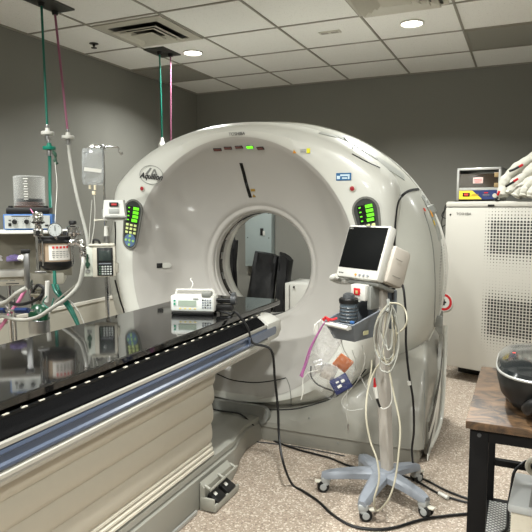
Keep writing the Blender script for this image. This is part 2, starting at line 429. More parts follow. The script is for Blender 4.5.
# side louvre panel
sx = CX+1.182
lp = MB().prism([(3.24, .03), (3.70, .03), (3.76, .10), (3.80, .60), (3.74, .62), (3.66, .40), (3.5, .28), (3.24, .22)], sx-.01, sx+.012, plane='yz').build('side_panel', M_gantry_low, ga, False)
for dy, dz in ((0, 0), (-.05, -.115)):
    pts = [(3.24, .215), (3.36, .24), (3.52, .305), (3.66, .40), (3.745, .52), (3.71, .40), (3.61, .275), (3.45, .195), (3.24, .16)]
    pts = [(max(a+dy, 3.215), b+dz) for a, b in pts]
    MB().prism(pts, sx+.010, sx+.014, plane='yz').build('louvre_slot', mat('slot_dark', (62, 60, 54), .6), lp, False)
    MB().prism([(a, b-.055) for a, b in pts[:5]]+[(a, b-.04) for a, b in pts[5:]], sx+.010, sx+.016, plane='yz').build('louvre_lip', M_gantry, lp, False)
MB().tube([(sx+.01, 3.30, .045), (sx+.018, 3.55, .05), (sx+.02, 3.73, .12), (sx+.02, 3.80, .45), (sx+.015, 3.82, .66)], .014, 8).build('bumper_fin', M_gantry, ga)

# surface finder on the finished covers
bvhs = []
for o in (funnel, fcover, body, rear, low):
    vs = [v.co+ORG[o.name] for v in o.data.vertices]; bvhs.append((BVHTree.FromPolygons(vs, [tuple(p.vertices) for p in o.data.polygons]), o))
def cast(o0, d):
    best = None
    for t, o in bvhs:
        h = t.ray_cast(o0, d)
        if h[0] is not None and (best is None or h[3] < best[2]):
            n = h[1]; n = n if n.dot(d) < 0 else -n
            best = (h[0], n, h[3])
    return best
def gpt(u, v, off=.002):
    h = cast(CAM, ray(u, v))
    while h is None: u -= .5; h = cast(CAM, ray(u, v))
    return h[0]+h[1]*off, h[1]
def gfr(u, v, off=.002, up=V((0, 0, 1))):
    p, n = gpt(u, v, off); return frame(p, n, up)
def ribbon(pix, w, name, m, parent, off=.0015, n=8, wide=1):
    P = []
    dense = crom([V((a, b, 0)) for a, b in pix], n)
    pn = [gpt(q.x, q.y, off) for q in dense]
    for i, (p, nn) in enumerate(pn):
        t = (pn[min(i+1, len(pn)-1)][0]-pn[max(i-1, 0)][0]).normalized(); sd = t.cross(nn).normalized()*w/2
        up_ = []
        for k in range(wide+1):
            q = p+sd*(2*k/wide-1)
            if wide > 1:
                h = cast(q+nn*.08, -nn)
                if h and h[2] < .14: q = h[0]+h[1]*off
            up_.append(q)
        P.append([up_[0]-nn*.006]+up_+[up_[-1]-nn*.006])
    return MB().rings(P).build(name, m, parent)
# seams
ribbon([(419, 189), (409, 191), (401, 197), (397, 207), (395, 228), (394, 252), (394, 300)], .015, 'seam', M_seam, fcover, .003)
ribbon([(222, 406), (250, 409), (290, 409.6), (314, 404.5), (335.7, 397), (352, 385), (366, 369)], .010, 'seam', M_seam, fcover, .003)
ribbon([(217, 374), (232, 380), (253, 382.6), (272, 381), (286, 378)], .006, 'seam', M_seam, fcover, .003)
ribbon([(286.5, 378), (289.5, 386), (291, 397), (291, 408)], .004, 'seam', M_greyplastic, fcover, .003)
ribbon([(424, 370), (424.5, 400), (424, 430), (423, 455)], .006, 'seam', M_greyplastic, low, .002)
ribbon([(352, 154), (365, 161), (380, 168)], .006, 'seam', M_seam, body, .003)
# smoked strips along the shoulder
ribbon([(321, 132), (334, 136), (350, 143), (364, 151.5), (378, 160), (392, 169), (404, 177)], .075, 'smoked_strip', M_smoke, body, .003, 10, 8)
ribbon([(344, 138), (353, 148)], .006, 'seam', M_greyplastic, body, .006, 3)
# dome window with labels and vent slits
ribbon([(422, 196), (430, 208), (436, 224), (440, 240)], .06, 'smoked_strip', M_smoke, rear, .003, 10, 8)
ribbon([(424, 212), (430, 232), (433.5, 255), (435, 290), (434, 325)], .006, 'seam', M_greyplastic, body, .003)
for (u, v, w, h, cc) in ((424, 210, .02, .02, (196, 70, 50)), (431, 214, .022, .04, (232, 160, 40)), (433.5, 223, .015, .03, (220, 190, 60))):
    MB(gfr(u, v, .005)).box((0, 0, 0), (w, h, .002)).build('warning_label', mat('label_%d' % cc[1], cc, .5), rear)
for i in range(22):
    v = 246+i*3.0
    w = 4.5*math.sin(math.pi*(i+1)/23)+1.5
    try: ribbon([(442.5-w/2-(i > 14)*(i-14)*.2, v+1), (442.5+w/2-(i > 14)*(i-14)*.2, v-1)], .007, 'vent_slit', M_greyplastic, rear, .002, 2)
    except Exception: pass
MB(gfr(439.5, 321, .008)).box((0, 0, 0), (.05, .07, .03), .008).build('latch', M_greyplastic, rear)

# indicator lamps
for u, v, g in ((217.5, 149.5, 0), (228, 148, 0), (239, 147, 0), (250, 146.8, 1), (260.5, 148.2, 0)):
    M = gfr(u, v, .002)
    MB(M).box((0, 0, 0), (.052, .024, .006), .010, seg=3).build('lamp_bezel', M_seam if not g else M_greyplastic, fcover)
    MB(M).box((0, 0, .003), (.046, .018, .006), .008, seg=3).build('indicator_lamp', mat('green_lamp', (90, 200, 20), .3, emit=(110, 250, 20), es=1.4) if g else mat('brown_lamp', (92, 52, 46), .3), fcover)
# slot and labels
ribbon([(241, 163), (243.5, 172), (246.5, 184), (250.5, 197.5)], .022, 'gantry_slot', M_blackgloss, funnel, .002)
M = gfr(253, 190, .002); MB(M).box((0, 0, 0), (.032, .018, .002)).build('warning_label', mat('ochre_label', (150, 118, 40), .5), funnel)
M = gfr(254, 195.5, .002); MB(M).prism([(-.012, -.01), (.012, -.01), (0, .012)], 0, .002, plane='xy').build('warning_label', mat('ochre_label', (170, 140, 50), .5), funnel)
M = gfr(305, 151, .002)
fl = MB(M).box((0, 0, 0), (.066, .030, .002)).build('info_label', M_white, fcover)
MB(M).box((.022, 0, .0015), (.022, .028, .002)).build('yellow_field', mat('yellow_label', (226, 222, 40), .5), fl)
MB(M).box((-.010, .006, .0015), (.034, .004, .001)).box((-.010, -.002, .0015), (.034, .004, .001)).box((-.010, -.009, .0015), (.034, .003, .001)).build('fine_print', M_greyplastic, fl)
M = gfr(294.5, 151.5, .002); MB(M).prism([(-.012, -.01), (.012, -.01), (0, .012)], 0, .002, plane='xy').build('warning_label', mat('orange_label', (206, 140, 40), .5), fcover)
M = gfr(343.7, 176.7, .002, V((.0, 0, 1)))
bl = MB(M).box((0, 0, 0), (.088, .042, .002)).build('info_label', mat('blue_label', (40, 96, 142), .45), fcover)
MB(M).box((.008, .008, .0015), (.055, .010, .001)).box((-.03, -.004, .0015), (.018, .018, .001)).box((.006, -.008, .0015), (.03, .008, .001)).box((.03, -.006, .0015), (.010, .016, .001)).build('fine_print', mat('pale_blue', (196, 216, 226), .5), bl)
# emergency buttons
for u, v in ((142.6, 188.6), (352.6, 188.6)):
    M = gfr(u, v, .001); b = MB(M).lathe([(.001, 0), (.020, 0), (.020, .004), (.016, .006), (.001, .006)]).build('button_ring', M_cream, fcover)
    MB(M).lathe([(.001, .004), (.013, .004), (.013, .009), (.001, .011)]).build('stop_button', mat('dark_red', (150, 34, 44), .35), b)
# lettering
M_ink = mat('dark_ink', (40, 40, 40), .5)
text('TOSHIBA', .027, gfr(237, 134, .003), M_ink, fcover)
M = gfr(151.5, 175, .002, V((.12, 0, 1)))
rg = MB(M).rings([[V((.092*math.cos(a), .062*math.sin(a), .001)) for a in [2*math.pi*k/40 for k in range(40)]],
                  [V((.088*math.cos(a), .058*math.sin(a), .001)) for a in [2*math.pi*k/40 for k in range(40)]]], cap0=False, cap1=False).build('emblem', M_greyplastic, fcover)
text('Aquilion', .052, M @ Matrix.Translation((0, -.010, .002)), M_ink, rg, shear=.3, bold=.0014)
MB(M).prism([(-.05, .0), (-.015, .045), (0, .045), (-.03, 0)], .0005, .001, plane='xy').prism([(-.005, .0), (.015, .04), (.028, .04), (.05, 0), (.04, 0), (.02, .028), (.01, 0)], .0005, .001, plane='xy').build('emblem_mark', M_greyplastic, rg)
text('i', .016, gfr(321, 134, .002), M_ink, fcover)
# grip recess
M = gfr(163, 265.5, .002)
MB(M).box((-.025, 0, .0), (.04, .034, .004), .002).build('grip_recess', M_seam, funnel)
MB(M).prism([(-.004, -.018), (.045, -.018), (.06, .0), (.045, .018), (-.004, .018)], 0, .008, plane='xy').build('grip_tab', M_gantry, funnel)
M = gfr(300, 302, .002)

# control panels
def control_panel(u, v, tilt, lab, h=.25, pw=1., ks=1.):
    M = gfr(u, v, .002) @ Matrix.Rotation(tilt, 4, 'Z') @ Matrix.Scale(ks, 4)
    def cap(a, hh, z): # stadium
        P = []; a *= pw
        for k in range(13): t = R(k*15); P.append((a*math.cos(t), hh/2-a+a*math.sin(t)))
        for k in range(13): t = R(180+k*15); P.append((a*.8*math.cos(t), -hh/2+a+a*math.sin(t)))
        return [V((p[0], p[1], z)) for p in P]
    b = MB(M).rings([cap(.062, h+.03, -.004), cap(.062, h+.03, .004), cap(.053, h+.01, .004), cap(.053, h+.01, .0)], cap0=False, cap1=False).build('panel_bezel', mat('bezel_grey', (108, 108, 102), .4), fcover)
    pf = MB(M).rings([cap(.054, h+.012, -.004), cap(.054, h+.012, .001)]).build('control_panel', mat('panel_dark', (52, 54, 52), .35), fcover)
    MB(M).box((.0, .055, .002), (.078, .09, .002), .0).build('display_window', M_blackgloss, pf)
    for i in range(4):
        y = .09-i*.022
        MB(M).box((.020-(i == 3)*.004, y, .004), (.036, .016, .002)).build('green_digits', M_gled, pf)
        MB(M).box((-.026, y, .004), (.010, .006, .002)).build('green_lamp', M_gled, pf)
    for i in range(3):
        for j in range(3):
            MB(M).box(((j-1)*.026, -.003-i*.021, .004), (.017, .013, .005), .002).build('key', M_gbtn, pf)
    MB(M).lathe([(.001, 0), (.036, 0), (.036, .004), (.001, .004)], (0, -.088, 0)).build('positioning_dial', mat('dial_blue', (92, 116, 150), .4), pf)
    for dx, dy in ((0, .024), (0, -.024), (.024, 0), (-.024, 0), (0, 0)):
        MB(M).lathe([(.001, .003), (.007, .003), (.007, .008), (.001, .008)], (dx, -.088+dy, 0), 12).build('jog_button', mat('jog_green', (150, 190, 110), .4, emit=(120, 180, 80), es=.2), pf)
control_panel(132, 224.5, R(-9), '', .25, 1.0, 1.22)
control_panel(368.5, 225, R(12), '', .25, 1.1, 1.15)
for u, v in ((232, 455-28), (309, 418), (338, 443)):
    MB(gfr(u, v, .0)).lathe([(.001, 0), (.006, 0), (.006, .003), (.001, .003)], seg=12).build('screw', M_greyplastic, low)
# dark oval bumper panel low at the gantry foot
bp = MB()
M = frame((-1.62, 3.115, .155), (0, -1, .1))
P0 = []
for k in range(13): t = R(-90+k*15); P0.append((.19+.055*math.cos(t), .055*math.sin(t)))
for k in range(13): t = R(90+k*15); P0.append((-.19+.055*math.cos(t), .055*math.sin(t)))
MB(M).prism(P0, -.03, .012, plane='xy').build('foot_panel', M_greyplastic, ga, ang=30)

# ------------------------------------------------------------------ patient couch
cb = thing('patient_couch', (-1.64, 1.9, 0), 'long scanner couch with a glossy black top and blue side rail, running into the gantry', 'scanner couch')
M_pallet = mat('carbon_gloss', (16, 16, 16), .05, coat=.15, ior=1.75)
def rrect(x0, x1, y0, y1, r, z, n=6):
    P = []
    for (cx, cy, a0) in ((x1-r, y0+r, -90), (x1-r, y1-r, 0), (x0+r, y1-r, 90), (x0+r, y0+r, 180)):
        for k in range(n+1):
            a = R(a0+k*90/n); P.append(V((cx+r*math.cos(a), cy+r*math.sin(a), z)))
    return P
PX0, PX1, PY0, PY1, PZ = -1.93, -1.345, .25, 3.24, .855
top = MB().rings([rrect(PX0+.006, PX1-.006, PY0, PY1, .03, PZ-.03), rrect(PX0, PX1, PY0, PY1, .03, PZ-.024), rrect(PX0, PX1, PY0, PY1, .03, PZ-.004), rrect(PX0+.005, PX1-.005, PY0+.005, PY1-.005, .03, PZ)]).build('couch_top', M_pallet, cb)
for i in range(36): MB().box((PX1+.012, .55+i*.068, .8195), (.007, .022, .004), .001).build('rail_stud', M_cream, cb)
MB().box((PX1+.008, 1.6, .8145), (.012, 2.6, .008)).build('slide_strip', M_black, cb)
MB().box((-1.637, 1.72, .80), (.50, 2.9, .05)).build('slide_bed', M_black, cb)
# frame sections, mirrored on both sides of the couch
def both(poly, y0, y1, name, m, bev=0, ang=30):
    for sgn in (1, -1):
        P = [((CX+(p[0]-CX)*sgn), p[1]) for p in poly]
        MB().prism(P, y0, y1).build(name, m, cb, ang=ang)
both([(-1.345, .812), (-1.335, .812), (-1.288, .776), (-1.288, .768), (-1.36, .768)], .3, 2.86, 'edge_pad', M_velcro)
both([(-1.36, .768), (-1.288, .7675), (-1.279, .772), (-1.272, .768), (-1.27, .757), (-1.30, .755), (-1.36, .755)], .3, 2.86, 'rail_trim', M_trim)
both([(-1.36, .755), (-1.278, .755), (-1.271, .752), (-1.269, .742), (-1.275, .734), (-1.275, .714), (-1.268, .708), (-1.268, .70), (-1.274, .694), (-1.278, .690), (-1.36, .69)], .3, 2.93, 'blue_rail', M_bluerail)
both([(-1.36, .69), (-1.274, .69), (-1.268, .684), (-1.269, .672), (-1.275, .669), (-1.272, .663), (-1.278, .648), (-1.31, .640), (-1.36, .64)], .3, 2.9, 'lower_trim', mat('lower_trim_plastic', (174, 171, 162), .4))
# end caps
for sgn in (1, -1):
    P = [(-1.40, .812), (-1.335, .815), (-1.285, .79), (-1.2665, .775), (-1.2665, .70), (-1.275, .672), (-1.31, .655), (-1.40, .65)]
    P = [(CX+(a-CX)*sgn, b) for a, b in P]
    rs = []
    for y, k in ((2.86, 1), (2.96, 1), (3.00, .97), (3.03, .88), (3.04, .75)):
        cz = .74; rs.append([V((a, y, cz+(b-cz)*k)) for a, b in P])
    MB().rings(rs).build('end_cap', M_white, cb, ang=40)
MB().box((CX, 2.98, .73), (.60, .06, .12), .02).build('cross_member', M_white, cb)
tipp = [(2.62, .748), (2.62, .704)]+[(2.945+.022*math.cos(R(-90+k*18)), .726+.022*math.sin(R(-90+k*18))) for k in range(11)]
MB().prism(tipp, -1.269, -1.2625, plane='yz').build('rail_tip', M_bluerail, cb, False)
# bellows / folded panel
def folds():
    P = []
    for i in range(4):
        z0 = .655-i*.098; xo = -1.350-.006*i
        P += [(xo-.001, z0), (xo+.003, z0-.010), (xo+.009, z0-.045), (xo+.007, z0-.075), (xo-.0, z0-.094)]
    for i in range(3):
        z0 = .263-i*.021; xo = -1.372+.006*i
        P += [(xo, z0), (xo+.008, z0-.004), (xo+.010, z0-.012), (xo+.0, z0-.020)]
    return P
fp = folds(); zb = .198
right = fp+[(-1.372, zb)]
poly = right+[(2*CX-a, b) for a, b in right[::-1]]
rs = []
for y, k in ((.35, 0), (2.39, 0), (2.405, .004), (2.42, .02)):
    rs.append([V((a-(k if a > CX else -k), y, b)) for a, b in poly])
MB().rings(rs).build('folding_cover', mat('bellows_plastic', (184, 178, 163), .42, coat=.1, noise=.03), cb, ang=40)
MB().box((CX, 2.45, .40), (.40, .16, .5), .02).build('pedestal', M_gantry_low, cb)
# base plinth
base = [(-1.372, .20), (-1.352, .195), (-1.350, .17), (-1.362, .165), (-1.345, .15), (-1.340, .02), (-1.345, 0), (-1.5, 0), (-1.5, .2)]
bpoly = base[:7]+[(2*CX-a, b) for a, b in base[:7][::-1]]
rs = []
for y, k, zz in ((.35, 0, 1), (2.58, 0, 1), (2.66, .02, .9), (2.80, .07, .8), (2.95, .10, .75), (3.14, .08, .75)):
    rs.append([V((a-(k if a > CX else -k), y, b*zz)) for a, b in bpoly])
MB().rings(rs).build('base_plinth', mat('plinth_plastic', (140, 139, 130), .4, coat=.1), cb, ang=35)
MB().prism([(-1.338, .022), (-1.330, .018), (-1.330, .004), (-1.338, .0)], .4, 2.2).build('floor_trim', M_aluminium, cb)

# foot pedal unit
fpd = thing('foot_pedal', (-1.30, 2.37, 0), 'grey foot pedal unit with two black pedals on the floor beside the couch base', 'foot pedal')
M_ped = mat('pedal_grey', (146, 145, 135), .4)
mb = MB(); mb.box((-1.265, 2.37, .016), (.13, .30, .024), .008); mb.box((-1.207, 2.37, .03), (.02, .30, .035), .008); mb.box((-1.27, 2.225, .045), (.12, .02, .06), .008); mb.build('base', M_ped, fpd)
MB().prism([(-1.335, .0), (-1.30, .02), (-1.30, .12), (-1.335, .15)], 2.22, 2.56).build('back_plate', M_ped, fpd, False)
for y in (2.30, 2.43):
    p = MB(Matrix.Translation((-1.248, y, .055)) @ Matrix.Rotation(R(22), 4, 'Y')).box((0, 0, 0), (.10, .105, .035), .010).build('pedal', M_black, fpd)
    MB(Matrix.Translation((-1.248, y, .055)) @ Matrix.Rotation(R(22), 4, 'Y')).box((-.01, -.01, .0185), (.026, .026, .002)).build('pedal_mark', M_white, p)
MB().tube([(-1.31, 2.24, .13), (-1.258, 2.24, .115), (-1.25, 2.25, .115), (-1.25, 2.55, .12), (-1.258, 2.56, .115), (-1.31, 2.56, .13)], .008, 8, 2).tube([(-1.31, 2.40, .13), (-1.25, 2.40, .115)], .008, 8, 1).build('guard_bar', M_ped, fpd)

for o_ in fpd.children_recursive:
    for q in o_.data.vertices:
        q.co.x = -.038+(q.co.x+.038)*.60; q.co.y = (q.co.y)*.80-.015; q.co.z *= .92

# ------------------------------------------------------------------ syringe pump on the couch
def yawM(o, a): return Matrix.Translation(o) @ Matrix.Rotation(a, 4, 'Z')
so = V((-1.575, 2.60, PZ+.001)); S = yawM(so, R(17))
sy = thing('syringe_pump', so, 'white syringe pump with a screen and keypad lying on the black couch top', 'syringe pump')
MB(S).box((0, 0, .058), (.235, .10, .086), .012).build('housing', M_white, sy)
MB(S).box((0, -.045, .009), (.22, .02, .018), .004).box((0, .045, .009), (.22, .02, .018), .004).build('base_feet', M_black, sy)
MB(S).box((0, -.050, .056), (.215, .006, .066), .002).build('front_panel', mat('pump_face', (206, 210, 206), .4), sy)
MB(S).box((-.025, -.054, .062), (.095, .003, .030)).build('screen', mat('lcd_grey', (148, 160, 146), .3), sy)
for i in range(4):
    for j in range(4): MB(S).box((.058+j*.013, -.0545, .080-i*.013), (.009, .003, .008), .001).build('key', M_cartgrey if (i+j) % 4 else M_black, sy)
for i in range(4): MB(S).box((-.062+i*.026, -.0545, .034), (.012, .003, .006), .001).build('soft_key', mat('amber_key', (210, 190, 110), .4), sy)
MB(S).box((-.092, -.0545, .075), (.010, .003, .008)).box((-.092, -.0545, .058), (.010, .003, .012)).build('indicator', mat('teal_lamp', (50, 140, 110), .4), sy)
MB(S).box((.02, -.0545, .086), (.030, .002, .005)).build('brand_strip', M_greyplastic, sy)
MB(S).tube([(-.105, .02, .095), (-.10, .02, .118), (-.08, .02, .122), (.07, .02, .122), (.095, .02, .118), (.10, .02, .095)], .006, 8, 3).build('carry_handle', M_white, sy)
MB(S).box((.075, -.03, .108), (.05, .05, .024), .005).build('syringe_clamp', M_greyplastic, sy)
MB(S).cyl((.118, .0, .075), (.215, .0, .075), .008).cyl((.118, .03, .06), (.205, .03, .06), .006).box((.16, .01, .035), (.09, .05, .03), .006).build('drive_rod', M_black, sy)
MB(S).cyl((.196, .0, .078), (.222, .0, .078), .028, .026).box((.209, 0, .09), (.022, .04, .05), .006).build('plunger_driver', mat('dark_grey', (62, 64, 66), .4), sy)
tag(MB().tube([S @ V((-.03, .03, .12)), S @ V((-.02, .05, .15)), S @ V((-.035, .06, .17)), S @ V((-.03, .065, .18))], .003, 6).build('tube_end', M_white, sy))

# ------------------------------------------------------------------ monitor cart
yw = R(-20)           # head turned towards the left of the picture
cart = thing('monitor_cart', (-.61, 2.70, 0), 'grey five-legged rolling cart with column and tray in front of the scanner', 'equipment cart')
cx0, cy0 = -.592, 2.73
hub = V((cx0, cy0, .115))
mb = MB(); mb.lathe([(.001, -.03), (.06, -.03), (.07, 0), (.055, .025), (.001, .032)], hub); mb.build('hub', M_cartgrey, cart)
ends = []
for i, tgt in enumerate([(-.862, 2.656), (-.622, 2.465), (-.378, 2.615), (-.745, 2.93), (-.47, 2.93)]):
    e = V((tgt[0], tgt[1], .0)); d = (e-V((cx0, cy0, 0))); L = d.length; d.normalize(); s = V((-d.y, d.x, 0))
    rs = []
    for k in range(9):
        t = k/8; c = V((cx0, cy0, 0))+d*(L+.02)*t
        w = .045-.018*t; zt = .135-.035*t**2; h = .042-.010*t
        if k == 8: w *= .7; h *= .7; zt -= .004
        rs.append([c+s*w+V((0, 0, zt-h)), c+s*w*.95+V((0, 0, zt-.012)), c+s*w*.6+V((0, 0, zt)), c-s*w*.6+V((0, 0, zt)), c-s*w*.95+V((0, 0, zt-.012)), c-s*w+V((0, 0, zt-h))])
    MB().rings(rs).build('base_leg', M_cartgrey, cart, ang=40)
    a = [200, 20, -20, 100, 60][i]; q = Matrix.Translation((e.x, e.y, 0)) @ Matrix.Rotation(R(a), 4, 'Z')
    cs = MB(q).box((0, 0, .064), (.046, .046, .036), .010).box((.002, 0, .045), (.040, .044, .03), .010).cyl((0, 0, .06), (0, 0, .09), .008).build('caster', mat('caster_grey', (150, 152, 150), .4), cart)
    for sg in (-1, 1):
        MB(q).lathe([(.001, sg*.006), (.027, sg*.006), (.0295, sg*.010), (.0295, sg*.018), (.027, sg*.021), (.020, sg*.0215)], (.012, 0, .030), ax='y', seg=24).build('wheel', M_black, cs)
        MB(q).lathe([(.001, sg*.020), (.017, sg*.020), (.016, sg*.024), (.001, sg*.025)], (.012, 0, .030), ax='y', seg=20).build('wheel_hub', mat('caster_grey', (150, 152, 150), .4), cs)
    MB(q).box((.035, 0, .052), (.038, .030, .008), .003).build('brake_lever', M_cream, cs)
cbz, ctz = V((cx0+.020, cy0, .13)), V((cx0-.045, cy0+.03, 1.07))
def sq(c, a, b, M3): return [c+M3 @ V((x, y, 0)) for x, y in ((-a, -b), (a, -b), (a, b), (-a, b))]
M3 = Matrix.Rotation(yw, 3, 'Z')
def rr3(c, a, b, r):
    P = rrect(-a, a, -b, b, r, 0, 3); return [c+M3 @ p for p in P]
MB().rings([rr3(cbz, .026, .024, .010), rr3(cbz.lerp(ctz, .5), .029, .026, .010), rr3(ctz, .033, .028, .012)]).build('column', M_colm, cart, ang=40)
# tray
T = yawM(V((-.735, 2.66, 0)), yw)      # local x along front edge, y to the rear
TB = .79
def trayring(a, y0, y1, z0, z1): return [V((-a, y0, z0)), V((a, y0, z0)), V((a, y1, z1)), V((-a, y1, z1))]
MB(T).rings([trayring(.06, -.07, .21, TB, TB), trayring(.085, -.115, .25, .875, .945), trayring(.078, -.108, .242, .876, .946), trayring(.055, -.064, .202, TB+.006, TB+.006)]).build('tray', M_tray, cart, False)
def loop(pts, r, m, nm, par): return MB().tube([*pts, pts[0]], r, 8, 1).build(nm, m, par)
loop([T @ p for p in trayring(.083, -.113, .248, .877, .947)], .004, M_cartgrey, 'tray_rim', cart)
MB(T).cyl((-.075, -.135, .872), (.07, -.135, .866), .011).box((-.07, -.125, .868), (.012, .03, .014)).box((.065, -.125, .864), (.012, .03, .014)).build('tray_handle', M_white, cart)
MB(T).box((.0875, -.02, .83), (.002, .04, .018), .0).build('caution_label', mat('caution_label', (196, 192, 150), .5), cart)
MB(T).box((.02, .265, .90), (.10, .03, .20), .008).build('tray_bracket', M_tray, cart)
# monitor
mo = V((-.742, 2.70, 1.072))
TM = yawM(mo, yw-R(9)) @ Matrix.Rotation(R(-20), 4, 'X')
mon = thing('patient_monitor', mo, 'white patient monitor with a dark screen mounted on the rolling cart', 'patient monitor')
mw, mh = .278, .272
MB(TM).box((0, .03, mh/2), (mw, .055, mh), .014).build('front_case', M_white, mon)
MB(TM).box((0, .0015, mh/2+.018), (mw-.024, .004, mh-.062), .004).build('screen', M_scr, mon)
MB(TM).box((.035, .115, .100), (mw-.03, .13, .185), .022).build('rear_case', mat('monitor_rear', (178, 171, 160), .45), mon)
MB(TM).box((.08, .185, .085), (.10, .03, .12), .01).build('battery_door', mat('monitor_rear', (178, 171, 160), .45), mon)
MB(TM).box((.163, .09, .13), (.002, .05, .002)).box((.163, .10, .05), (.002, .06, .002)).build('case_groove', M_greyplastic, mon)
MB(TM).tube([(-.12, -.0, .0), (-.15, .0, -.012), (-.16, .02, -.014), (-.15, .07, -.012), (-.10, .09, 0)], .015, 10, 5).build('carry_handle', M_white, mon)
for i, mm in enumerate((mat('orange_key', (222, 140, 40), .4), M_cartgrey, M_cartgrey, M_cartgrey)):
    MB(TM).lathe([(.001, -.002), (.0055, -.002), (.0055, .002), (.001, .002)], (.0+i*.026, .0, .019), 12, ax='y').build('key', mm, mon)
TX = TM @ Matrix.Rotation(R(90), 4, 'X')
text('mindray', .010, TM @ Matrix.Translation((-.10, .0005, .022)) @ Matrix.Rotation(R(90), 4, 'X'), M_ink, mon)
text('iPM12', .009, TM @ Matrix.Translation((-.105, -.0005, mh-.022)) @ Matrix.Rotation(R(90), 4, 'X'), M_white, mon)
MB(TM).box((.0, -.001, mh-.008), (.03, .003, .004)).build('alarm_lamp', M_greyplastic, mon)
MB(TM).box((.03, .09, -.010), (.20, .12, .02), .006).build('mount_plate', M_greyplastic, mon)
# module under the monitor
mb = MB(T).box((.015, .06, 1.008), (.085, .09, .075), .004)
md = mb.build('module', M_white, mon)
MB(T).box((.01, .0135, 1.012), (.036, .004, .034), .002).build('red_socket', M_red, md)
MB(T).box((.01, .0115, 1.010), (.014, .004, .016), .002).build('socket_core', mat('sand', (170, 150, 100), .5), md)
MB(T).box((.068, .07, .985), (.022, .08, .11), .004).build('side_bracket', M_greyplastic, mon)

# bottle in the tray
bo = T @ V((-.005, -.03, TB+.007))
bt = thing('suction_bottle', bo, 'dark translucent bottle with a domed cap standing in the grey cart tray', 'bottle')
MB().lathe([(.001, 0), (.038, 0), (.042, .006), (.042, .165), (.038, .177)], bo).build('bottle_body', mat('smoke_bottle', (72, 82, 90), .15, coat=.3), bt)
MB().lathe([(.001, .165), (.046, .165), (.046, .183), (.040, .189), (.001, .191)], bo).build('lid', M_black, bt)
MB().lathe([(.001, .189), (.030, .189), (.027, .205), (.015, .213), (.001, .215)], bo).build('cap', mat('dark_grey', (62, 64, 66), .4), bt)
mb = MB()
for i in range(6): mb.lathe([(.042, .06+i*.016), (.0435, .062+i*.016), (.0435, .066+i*.016), (.042, .068+i*.016)], bo)
mb.build('ribs', mat('dark_grey', (62, 64, 66), .4), bt)
# blue connector, red clips at the handle
p = T @ V((.06, -.09, .885)); MB().box(p, (.02, .014, .012), .003).build('blue_connector', M_blue, None, label='small blue connector on the front corner of the cart tray', cat='connector')
p = T @ V((-.05, -.135, .886))
rc = thing('red_cable_clip', p, 'red cable clip on the handle of the cart tray above the bag', 'cable clip')
MB().tube([p+V((-.02, 0, .004)), p+V((0, -.01, .012)), p+V((.02, 0, .004)), p+V((.045, .01, .012))], .006, 8).tube([p+V((-.012, -.01, 0)), p+V((-.004, -.012, .018)), p+V((.012, -.012, -.002))], .005, 8).build('clip_body', M_red, rc)
MB().tube([p+V((-.03, 0, .0)), p+V((-.05, -.01, -.02)), p+V((-.06, -.01, -.05))], .004, 6).box(p+V((-.052, -.005, -.045)), (.02, .012, .05), .003).build('clip_tag', M_white, rc)

# cable coil hanging on the tray's right corner
def pxT(u, v, Y): return atY(u, v, Y)
cy = 2.60
cc = thing('cable_coil', pxT(386, 372, cy), 'looped bundle of pale grey sensor cables hanging from the right corner of the tray', 'cable bundle')
loops = [[(389, 303), (378, 318), (374, 338), (379, 355), (388, 362), (395, 350), (396, 330), (391, 312)],
         [(389, 304), (381, 320), (378, 342), (384, 358), (392, 356), (398, 338), (395, 318)],
         [(388, 304), (383, 316), (381, 332), (386, 346), (391, 345), (393, 330), (391, 314)],
         [(390, 303), (386, 316), (383, 340), (384, 356), (389, 366), (394, 352), (393, 330)],
         [(388, 305), (376, 325), (375, 348), (382, 362), (390, 364), (397, 352), (399, 332), (394, 314)],
         [(390, 304), (388, 320), (386, 338), (388, 350), (392, 344), (392, 320)],
         [(390, 303), (399, 304), (405, 310), (407, 320), (404, 328), (397, 334)],
         [(392, 305), (397, 318), (399, 345), (393, 368), (386, 372), (380, 362)]]
for i, l in enumerate(loops):
    pts = [pxT(u, v, cy-.008*i+.05*((j % 3)-1)*.2) for j, (u, v) in enumerate(l)]
    if i != 6: pts.append(pts[0]+V((.003, .004, 0)))
    MB().tube(pts, .0034 if i % 2 else .004, 8).build('cable_loop', mat('cable_pale' if i % 3 else 'cable_beige', (146, 146, 138) if i % 3 else (172, 167, 148), .45), cc)
MB().tube([pxT(388, 300, cy), pxT(389, 306, cy-.03), pxT(387, 312, cy-.05)], .008, 8).build('cable_tie', M_greyplastic, cc)
# ECG leads hanging to the floor and back
def cable(name, pts, r, m, lab, cat='cable', seg=8):
    return MB().tube(pts, r, seg).build(name, m, None, label=lab, cat=cat)
cable('lead_wire', [pxT(381, 362, 2.57), pxT(374, 372, 2.58), pxT(368, 390, 2.55), pxT(366, 415, 2.50), pxT(370, 440, 2.48), pxT(377, 460, 2.46), pxT(379, 480, 2.45), pxT(374, 500, 2.44), atZ(377, 511, .05), pxT(388, 500, 2.46), pxT(395, 480, 2.48), pxT(399, 450, 2.50), pxT(400, 425, 2.53), pxT(394, 395, 2.56), pxT(389, 370, 2.57)], .0042, mat('cable_beige', (172, 167, 148), .45), 'long beige sensor cable looping down past the cart base to the floor')
cable('lead_wire', [pxT(372, 360, 2.62), pxT(371, 372, 2.61), pxT(368, 385, 2.60)], .004, mat('cable_beige', (172, 167, 148), .45), 'short beige cable hanging beside the cart column above the red plug')
rp = thing('plug', pxT(374, 388, 2.60), 'red and white cable plug hanging in front of the cart column', 'cable plug')
MB().tube([pxT(374.5, 378, 2.60), pxT(374.7, 383, 2.60), pxT(375, 387, 2.60)], .0075, 8, rf=lambda t: .004+.004*t).build('strain_relief', M_red, rp)
